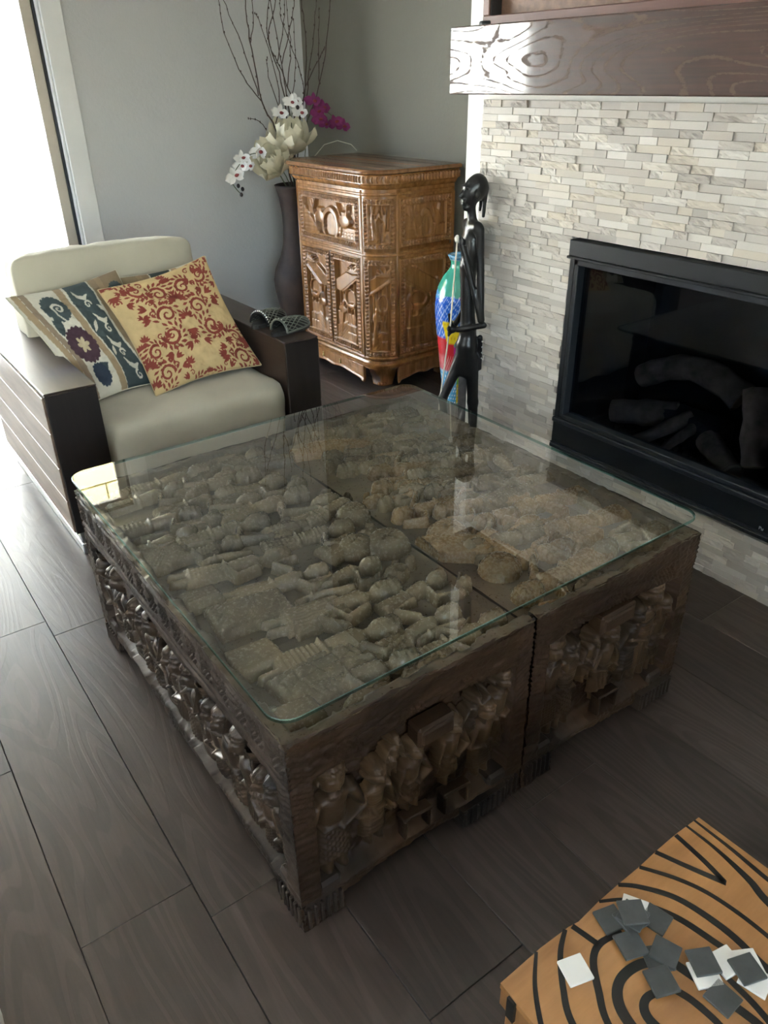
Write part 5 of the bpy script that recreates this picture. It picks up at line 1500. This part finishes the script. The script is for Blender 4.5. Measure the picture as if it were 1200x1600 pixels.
for i in range(7):
    for j in range(5):
        a0 = -.377+i*.1077+.02*(j % 2); z0 = .0+j*.128
        c_, d_ = pals[(i*2+j*3) % 7]
        patch((A >= a0) & (A < a0+.1077) & (Zq >= z0+.03*np.sin(A*20+j)) & (Zq < .605+.02*np.sin(A*30)), c_, d_, tuple(.5*q+.35 for q in c_), .022)
patch((A > -.20) & (A < .02) & (Zq > .36) & (Zq < .61-.25*np.abs(A+.05)), blue, 'cross', (.45, .6, .85), .034)
patch((A < -.02) & (A > -.22) & (Zq > .195) & (Zq < .385+.1*(A+.1)), red, 'dots', (.8, .35, .35), .014)
patch((A < -.0) & (A > -.25) & (Zq < .20), sky_, 'dots', (.8, .85, .9), .022)
patch((A > -.02) & (A < .10) & (Zq < .34) & (Zq > .22), mag, 'dots', (.2, .02, .12), .014)
patch((A > -.0) & (A < .10) & (Zq <= .22) & (Zq > .12), lime, 'dots', (.1, .3, .05), .014)
u_, v_ = (A+.035)*.95+(Zq-.42)*.25, (Zq-.42)*.95-(A+.035)*.25
patch((np.abs(u_) < .040) & (np.abs(v_) < .060), yel, 'dots', (.55, .36, .02), .018)
patch((Zq > .775), (.10, .30, .50), 'dots', (.6, .7, .8), .016)
edge = (np.abs(np.diff(Cc.sum(-1), axis=0, prepend=Cc[:1].sum(-1))) > 9)
me = np_mesh('glazed_body', Pv, grid_faces(nth, 150, True), True, None, Cc.reshape(-1, 3))
M['glaze'] = painted('painted_glaze', .22, 400, .04, .7)
vz = empty('painted_vase', (2.725, 3.10, 0), label='tall multicoloured patchwork vase standing between the cabinet and black statue', cat='vase')
link('glazed_body', me, M['glaze'], vz)
MB().lathe([(.02, .0005), (.0705, .0005), (.0705, .004), (.02, .004)], n=40).obj('foot_ring', plain('vase_foot', (.05, .04, .03), .6), vz)
# small wooden block on the floor by the cabinet
bo = MB().b(-.022, .022, -.018, .018, 0, .05, .004).obj('wood_block', plain('pale_worn_wood', (.24, .15, .10), .6, var=.3))
bo.location = (2.83, 3.30, 0); bo.rotation_euler = (0, 0, .5); tag(bo, 'small pale wooden block on the floor below the cabinet side', 'block')

# ------------------------------------------------------------------ ebony statue (one continuous carved figure)
def surface_nets(f, lo, hi, res):
    lo = np.array(lo, float); hi = np.array(hi, float); n = np.ceil((hi-lo)/res).astype(int)+1
    X, Y, Z = np.meshgrid(*[lo[i]+res*np.arange(n[i]) for i in range(3)], indexing='ij')
    D = f(np.stack([X, Y, Z], -1))
    offs = [(i, j, k) for i in (0, 1) for j in (0, 1) for k in (0, 1)]
    sl = lambda o: tuple(slice(o[a], D.shape[a]-1+o[a]) for a in range(3))
    S = np.zeros(tuple(np.array(D.shape)-1)+(3,)); C = np.zeros(S.shape[:3])
    for a in offs:
        for b in offs:
            if sum(b)-sum(a) == 1 and all(b[i] >= a[i] for i in range(3)):
                va, vb = D[sl(a)], D[sl(b)]; cr = (va < 0) != (vb < 0)
                t = np.where(cr, va/np.where(va == vb, 1, va-vb), 0)
                S += np.where(cr[..., None], np.array(a)+(np.array(b)-np.array(a))*t[..., None], 0); C += cr
    act = C > 0; idx = -np.ones(act.shape, int); idx[act] = np.arange(act.sum())
    verts = lo+res*(np.argwhere(act)+S[act]/C[act][:, None]); F = []
    for ax in range(3):
        o1, o2 = [(1, 2), (2, 0), (0, 1)][ax]
        a = [slice(None)]*3; b = [slice(None)]*3
        a[ax] = slice(0, D.shape[ax]-1); b[ax] = slice(1, D.shape[ax])
        va, vb = D[tuple(a)], D[tuple(b)]
        e = np.argwhere((va < 0) != (vb < 0))
        e = e[(e[:, o1] > 0) & (e[:, o2] > 0) & (e[:, o1] < D.shape[o1]-1) & (e[:, o2] < D.shape[o2]-1)]
        q = []
        for d1, d2 in ((-1, -1), (0, -1), (0, 0), (-1, 0)):
            c = e.copy(); c[:, o1] += d1; c[:, o2] += d2; q.append(idx[c[:, 0], c[:, 1], c[:, 2]])
        q = np.stack(q, -1); neg = va[e[:, 0], e[:, 1], e[:, 2]] < 0
        q[~neg] = q[~neg][:, ::-1]; F.append(q)
    return verts, np.concatenate(F)
def sd_cap(P, a, b, ra, rb):
    a = np.array(a); b = np.array(b); d = b-a; t = np.clip(((P-a) @ d)/(d @ d), 0, 1)
    return np.linalg.norm(P-a-t[..., None]*d, axis=-1)-(ra+(rb-ra)*t)
def sd_ell(P, c, r):
    q = (P-np.array(c))/np.array(r); k = np.linalg.norm(q, axis=-1)
    return (k-1)*min(r)
def smin(a, b, k):
    h = np.clip(.5+.5*(b-a)/k, 0, 1); return b*(1-h)+a*h-k*h*(1-h)
def statue_sdf(P):
    # x forward, y to the figure's left, z up
    c = lambda *a: sd_cap(P, *a)
    D = c((.0, 0, .64), (.008, 0, .90), .030, .034)                                   # belly to chest
    D = smin(D, sd_ell(P, (.004, 0, .98), (.036, .048, .085)), .03)                   # rib cage
    D = smin(D, c((-.004, -.052, 1.065), (-.004, .052, 1.065), .022, .022), .03)      # shoulders
    D = smin(D, sd_ell(P, (-.004, 0, .56), (.038, .042, .085)), .04)                  # hips
    D = smin(D, c((-.004, 0, 1.07), (.006, 0, 1.145), .019, .017), .012)              # neck
    D = smin(D, sd_ell(P, (.008, 0, 1.190), (.037, .030, .052)), .012)                # face
    D = smin(D, sd_ell(P, (-.020, 0, 1.210), (.044, .036, .052)), .01)                # skull, hair cap
    D = smin(D, c((.040, 0, 1.200), (.053, 0, 1.180), .007, .009), .006)              # nose
    D = smin(D, c((.042, -.012, 1.162), (.042, .012, 1.162), .008, .008), .005)       # lips
    D = smin(D, c((.041, -.010, 1.150), (.041, .010, 1.150), .007, .007), .004)
    D = smin(D, sd_ell(P, (.028, 0, 1.134), (.015, .014, .012)), .01)                 # chin
    D = smin(D, c((.036, -.02, 1.214), (.036, .02, 1.214), .007, .007), .006)         # brow
    for s in (-1, 1):
        D = np.maximum(D, -sd_ell(P, (.046, s*.014, 1.203), (.010, .009, .006)))
        D = smin(D, sd_ell(P, (.040, s*.014, 1.203), (.006, .007, .005)), .002)
        D = smin(D, sd_ell(P, (-.004, s*.036, 1.185), (.012, .006, .018)), .004)      # ears
    D = smin(D, c((-.052, .006, 1.205), (-.046, .010, 1.10), .012, .007), .008)       # braid down the back
    D = smin(D, c((-.046, -.010, 1.20), (-.040, -.014, 1.12), .010, .006), .006)
    # figure's left arm (towards the wall): elbow low at the back, hand raised to the chest on the staff
    D = smin(D, c((-.010, .064, 1.055), (-.030, .070, .69), .017, .014), .012)
    D = smin(D, c((-.030, .070, .69), (.046, .026, .985), .014, .011), .008)
    D = smin(D, sd_ell(P, (.050, .020, 1.003), (.014, .013, .020)), .006)
    for k in range(4): D = smin(D, c((.050, .018, .998+.011*k-.012), (.064, .004, 1.000+.011*k-.012), .0062, .005), .003)
    D = smin(D, c((.048, .026, 1.012), (.060, .024, 1.034), .007, .005), .003)
    # right arm: forearm across the belly, thumb up
    D = smin(D, c((-.010, -.062, 1.055), (-.020, -.075, .70), .020, .015), .012)
    D = smin(D, c((-.020, -.075, .70), (.056, -.030, .640), .015, .012), .008)
    D = smin(D, c((-.045, .070, .665), (.050, .010, .640), .013, .012), .008)
    D = smin(D, sd_ell(P, (.070, -.010, .640), (.022, .020, .020)), .006)
    for k in range(4): D = smin(D, c((.076, -.012, .655-.011*k), (.094, .012, .652-.011*k), .0065, .0055), .003)
    D = smin(D, c((.070, -.014, .655), (.086, -.008, .705), .009, .006), .004)
    # wrap cloth and legs: left leg striding forward with bent knee
    D = smin(D, c((.006, 0, .56), (.004, 0, .45), .042, .036), .03)
    D = smin(D, c((.020, -.018, .50), (.100, -.024, .315), .028, .020), .02)
    D = smin(D, c((.100, -.024, .315), (.062, -.026, .055), .019, .014), .012)
    D = smin(D, c((.056, -.026, .034), (.100, -.028, .030), .016, .011), .010)
    D = smin(D, c((-.020, .018, .50), (-.030, .024, .30), .030, .024), .02)
    D = smin(D, c((-.030, .024, .30), (-.040, .024, .055), .024, .017), .012)
    D = smin(D, c((-.042, .024, .034), (.006, .026, .030), .017, .012), .010)
    # hanging sash at the back
    D = smin(D, c((-.048, .03, .60), (-.052, .032, .46), .012, .009), .006)
    return D
Vs, Fs = surface_nets(statue_sdf, (-.10, -.11, .005), (.13, .12, 1.285), .0042)
M['ebony'] = plain('ebony', (.010, .009, .009), .30, var=.35, nscale=12, bump=.10, bscale=140)
sx, sy = 2.236, 2.482
sta = empty('statue', (sx, sy, 0), math.radians(162), label='tall slender black ebony figure with ivory staff standing against the stone', cat='statue')
link('figure', np_mesh('figure', Vs, Fs), M['ebony'], sta)
MB().lathe([(.066, 0), (.070, .004), (.068, .018), (.05, .022)], n=28).obj('base', M['ebony'], sta, (.012, 0, 0))
MB().b(-.006, .034, -.004, .004, .02, .50, .003).obj('back_slab', plain('grey_unfinished_wood', (.085, .08, .078), .8, var=.3, nscale=30, bump=.4), sta)
MB().tube([(.064, .008, 1.03), (.082, .004, .68), (.112, -.03, .30), (.118, -.045, .004)], .0036, 8).obj('staff', plain('ivory_stick', (.72, .66, .54), .45), sta)
MB().ball((.066, .008, 1.018), (.010, .010, .017), 10).obj('staff_head', plain('bone_white', (.80, .76, .68), .4), sta)
for z in (.585, .560, .535, .51): MB().ball((-.055, .043, z), .0045, 6).obj('bead', plain('pale_bead_%d' % int(z*1000), (.5, .5, .48), .4), sta)

# ------------------------------------------------------------------ tall floor vase with branches and silk flowers
tv = empty('floor_vase', (2.635, 4.60, 0), label='tall dark brown bellied floor vase between the cabinet and the window wall', cat='vase')
prof = [(.10, 0), (.118, .015), (.128, .08), (.155, .22), (.182, .36), (.186, .43), (.170, .50), (.130, .58), (.108, .66), (.100, .76), (.102, .85), (.114, .94), (.130, 1.00), (.137, 1.015), (.128, 1.018), (.105, .96), (.088, .86)]
tv_m = MB().lathe(prof, n=44).obj('body', plain('dark_brown_lacquer', (.034, .019, .015), .6, var=.5, nscale=9, bump=.15, bscale=25), tv)
MB().lathe([(.02, .90), (.09, .90), (.09, .905), (.02, .905)], n=24).obj('filling', M['gap'], tv)
M['twig'] = plain('brown_twig', (.060, .036, .030), .7, var=.3, nscale=40, bump=.4, bscale=120)
BR = [[(2.62, 4.60, .92), (2.585, 4.60, 1.122), (2.518, 4.6, 1.341), (2.445, 4.6, 1.48), (2.397, 4.6, 1.803), (2.389, 4.6, 1.985), (2.37, 4.61, 2.25)], [(2.63, 4.58, .92), (2.614, 4.58, 1.158), (2.584, 4.6, 1.577), (2.52, 4.6, 1.804), (2.58, 4.6, 1.991), (2.60, 4.6, 2.25)],
      [(2.64, 4.6, .92), (2.64, 4.6, 1.193), (2.613, 4.6, 1.509), (2.593, 4.6, 1.676), (2.547, 4.6, 1.99), (2.53, 4.6, 2.2)], [(2.64, 4.62, .92), (2.648, 4.62, 1.174), (2.733, 4.6, 1.507), (2.769, 4.6, 1.806), (2.749, 4.6, 1.996), (2.74, 4.6, 2.2)],
      [(2.65, 4.6, .92), (2.663, 4.6, 1.191), (2.80, 4.52, 1.573), (2.86, 4.48, 1.906), (2.865, 4.47, 2.05)], [(2.64, 4.62, .92), (2.655, 4.62, 1.30), (2.66, 4.6, 1.44), (2.59, 4.6, 1.643), (2.512, 4.6, 1.804), (2.537, 4.6, 1.974), (2.55, 4.6, 2.1)]]
SUB = {0: [[(2.445, 4.6, 1.48), (2.334, 4.6, 1.613), (2.241, 4.6, 1.831), (2.229, 4.6, 1.98), (2.21, 4.6, 2.15)], [(2.427, 4.6, 1.514), (2.353, 4.62, 1.771), (2.262, 4.62, 1.995), (2.24, 4.62, 2.1)], [(2.518, 4.6, 1.341), (2.55, 4.58, 1.544), (2.465, 4.58, 1.865), (2.43, 4.58, 1.926)], [(2.581, 4.6, 1.142), (2.433, 4.6, 1.362), (2.343, 4.6, 1.399)], [(2.40, 4.6, 1.78), (2.43, 4.6, 1.90), (2.44, 4.6, 2.1)]],
       1: [[(2.62, 4.59, 1.23), (2.501, 4.6, 1.611), (2.502, 4.6, 1.709)], [(2.56, 4.6, 1.68), (2.62, 4.6, 1.85), (2.64, 4.6, 2.0)]], 2: [[(2.593, 4.6, 1.676), (2.659, 4.6, 1.837), (2.706, 4.6, 1.995), (2.72, 4.6, 2.1)], [(2.62, 4.6, 1.45), (2.68, 4.6, 1.62), (2.69, 4.6, 1.9)]],
       3: [[(2.692, 4.61, 1.36), (2.733, 4.6, 1.55), (2.691, 4.6, 1.708), (2.613, 4.6, 1.899), (2.613, 4.6, 1.992)], [(2.747, 4.6, 1.556), (2.84, 4.58, 1.70), (2.88, 4.57, 1.76)]], 4: [[(2.70, 4.57, 1.335), (2.763, 4.58, 1.608), (2.80, 4.55, 1.872), (2.83, 4.55, 2.05)], [(2.80, 4.52, 1.573), (2.79, 4.5, 1.75), (2.81, 4.5, 1.95)]], 5: [[(2.62, 4.6, 1.56), (2.66, 4.6, 1.75), (2.65, 4.6, 2.0)]]}
wh = ['leftmost and thickest bare branch, forking widely before the pale wall', 'second bare branch from the left, rising straight from the vase', 'bare branch in the middle of the vase, forking near its top', 'bare branch right of the middle, passing the wall corner',
      'rightmost bare branch, standing out before the greige alcove wall', 'thin bare branch bending left above the cream flower']
def wig(pts, amp, seed):
    r = random.Random(seed); P = smooth(pts, 5); return [tuple(Vector(p)+Vector((r.uniform(-amp, amp), r.uniform(-amp, amp), 0))) for p in P]
for k, b in enumerate(BR):
    e = empty('bare_branch', b[0], label=wh[k], cat='branch', group='bare branches in the floor vase')
    off = lambda L: [tuple(Vector(p)-Vector(b[0])) for p in L]
    P = off(wig(b, .004, k)); n = len(P)
    MB().tube(P, [.0065-(.0048)*i/n for i in range(n)] if k == 0 else [.0048-.0034*i/n for i in range(n)], 6).obj('stem', M['twig'], e)
    for j, s in enumerate(SUB.get(k, [])):
        P = off(wig(s, .004, 10*k+j)); n = len(P)
        MB().tube(P, [.0034-.0022*i/n for i in range(n)], 5).obj('twig', M['twig'], e)
    nb = MB(); r = random.Random(50+k)
    for s in [b]+SUB.get(k, []):
        for p in smooth(s, 7)[6::2]:
            q = Vector(p)-Vector(b[0]); nb.ball((q.x+r.uniform(-.004, .004), q.y, q.z), (.0035, .0035, .007), 5)
    nb.obj('buds', M['twig'], e, kind='stuff')

def petal_mesh(L, W, cup, n=7, m_=7, tip=.8, wav=0.0):
    V = []
    for i in range(n):
        s = i/(n-1)
        w = W*math.sin(PI*min(1, s*.92+.06))**tip
        for j in range(m_):
            t = -1+2*j/(m_-1)
            V.append((s*L, t*w/2, cup*(s*s*.6)+cup*.5*t*t*s+wav*math.sin(t*5+s*7)*s))
    return np_mesh('petal', np.array(V), grid_faces(n, m_))
def mat_petal(name, col, sub=.25):
    t = NT(name); v = t.coord(); n = t.noise(v, 35, 3)
    t.base(t.ramp(n, [(.3, tuple(x*.88 for x in col)), (.7, col)])).set(Roughness=.75, Subsurface_Weight=0)
    t.bump(t.noise(t.coord((60, 400, 60)), 1, 2), .2, .001); return t.mat
M['white_petal'] = mat_petal('white_petal', (.72, .71, .68)); M['purple_petal'] = mat_petal('purple_petal', (.20, .022, .12)); M['cream_petal'] = mat_petal('cream_petal', (.72, .67, .52))
M['lip'] = plain('dark_red_lip', (.22, .03, .03), .6); M['green_stem'] = plain('grey_green_stem', (.10, .12, .07), .6); M['bud'] = plain('dark_berry', (.035, .025, .028), .5)
pm = {}
for key, args, mt in (('white', (.062, .052, .012), 'white_petal'), ('white_s', (.055, .032, .010), 'white_petal'), ('purple', (.062, .055, .016), 'purple_petal'), ('purple_s', (.052, .03, .012), 'purple_petal'), ('mag', (.155, .135, .075, 9, 9, .55, .006), 'cream_petal'), ('mag_s', (.12, .10, .06, 8, 8, .55, .005), 'cream_petal')):
    pm[key] = petal_mesh(*args); pm[key].materials.append(M[mt])
lipme = MB().ball((.012, 0, .008), (.013, .010, .010), 8).ball((.020, 0, .014), (.008, .006, .006), 6).mesh('lip'); lipme.materials.append(M['lip'])
def orient(d, roll=0.0):
    return Vector(d).to_track_quat('Z', 'Y').to_matrix().to_4x4() @ Matrix.Rotation(roll, 4, 'Z')
def blossom(parent, p, face, kind, sc=1.0, roll=0.0):
    b = bpy.data.objects.new('blossom', None); COL.objects.link(b); b.empty_display_size = .02; b.parent = parent
    b.matrix_local = Matrix.Translation(Vector(p)) @ orient(face, roll) @ Matrix.Scale(sc, 4)
    for k, a in enumerate((0, PI, PI/2, PI/2+2.2, PI/2-2.2)):
        link('petal', pm[kind if k < 2 else kind+'_s'], None, b, (0, 0, 0), (0, -.25, a))
    link('lip', lipme, None, b, (0, 0, .002))
    return b
R0 = np.random.default_rng(4)
def orchid(base, path, flowers, kind, label, buds=(), sc=1.0):
    e = empty('orchid_stem', base, label=label, cat='orchid', group=None)
    off = lambda p: tuple(np.array(p)-np.array(base))
    MB().tube([off(p) for p in smooth([base]+path, 6)], .0026, 6).obj('stem', M['green_stem'], e)
    for k, p in enumerate(flowers):
        f = (-.75+R0.uniform(-.4, .4), -.75+R0.uniform(-.4, .4), R0.uniform(-.2, .45))
        blossom(e, off(p), f, kind, sc*R0.uniform(.85, 1.1), R0.uniform(-.4, .4))
    for p in buds: MB().ball(off(p), (.011, .011, .013), 8).obj('bud', M['bud'], e)
    return e
orchid((2.60, 4.57, .93), [(2.52, 4.54, 1.10), (2.34, 4.51, 1.215), (2.22, 4.5, 1.175), (2.15, 4.5, 1.08), (2.20, 4.5, 1.0)], [(2.226, 4.5, 1.195), (2.344, 4.49, 1.226), (2.165, 4.49, 1.105), (2.27, 4.49, 1.150), (2.215, 4.49, 1.155)], 'white',
       'white orchid stem drooping to the left below the branches', [(2.146, 4.5, 1.070), (2.186, 4.5, 1.050), (2.212, 4.5, 1.030), (2.20, 4.5, 1.0)])
orchid((2.64, 4.58, .93), [(2.60, 4.55, 1.15), (2.60, 4.54, 1.38), (2.62, 4.52, 1.48)], [(2.583, 4.5, 1.477), (2.645, 4.5, 1.420), (2.50, 4.5, 1.425), (2.63, 4.53, 1.485)], 'white', 'white orchid stem rising above the upper cream flower', [(2.655, 4.5, 1.475), (2.625, 4.5, 1.45)], .95)
orchid((2.66, 4.60, .93), [(2.69, 4.55, 1.2), (2.715, 4.51, 1.45), (2.78, 4.49, 1.45), (2.93, 4.48, 1.34)], [(2.726, 4.48, 1.480), (2.748, 4.48, 1.420), (2.790, 4.48, 1.445), (2.80, 4.47, 1.352), (2.865, 4.47, 1.362), (2.925, 4.47, 1.338), (2.760, 4.48, 1.38)], 'purple', 'purple orchid stem arching right over the cabinet top', [], .88)
def magnolia(p, face, label, sc=1.0):
    e = empty('silk_flower', p, label=label, cat='flower')
    Rm = orient(face)
    k = 0
    for ring, (n_, lift, key) in enumerate(((4, -1.25, 'mag_s'), (5, -.85, 'mag'), (5, -.40, 'mag'))):
        for i in range(n_):
            o = link('petal', pm[key], None, e)
            o.matrix_local = Rm @ Matrix.Rotation(2*PI*i/n_+ring*.5, 4, 'Z') @ Matrix.Translation((.012, 0, 0)) @ Matrix.Rotation(lift, 4, 'Y') @ Matrix.Scale(sc*(.92+.08*ring), 4)
    MB().ball((0, 0, 0), (.022, .022, .03), 8).obj('heart', M['cream_petal'], e)
    base = Vector((2.63, 4.59, .93))-Vector(p)
    MB().tube([(0, 0, 0), tuple(base*.5+Vector((0, .01, -.01))), tuple(base)], .004, 6).obj('stem', M['green_stem'], e)
magnolia((2.455, 4.51, 1.125), (-.55, -.45, .55), 'lower cream silk flower spilling over the left rim of the floor vase', 1.0)
magnolia((2.575, 4.53, 1.205), (-.15, -.35, 1.0), 'upper cream silk flower standing upright above the cabinet corner', 1.12)
# thin pale curl beside the purple orchid
tag(MB().tube([(2.68, 4.57, .93), (2.72, 4.54, 1.15), (2.80, 4.50, 1.24), (2.88, 4.47, 1.26), (2.96, 4.44, 1.235), (2.99, 4.42, 1.20)], .0028, 6).obj('curled_stem', plain('pale_stem', (.42, .40, .33), .6)), 'thin pale curled stem bending right below the purple orchid', 'stem')
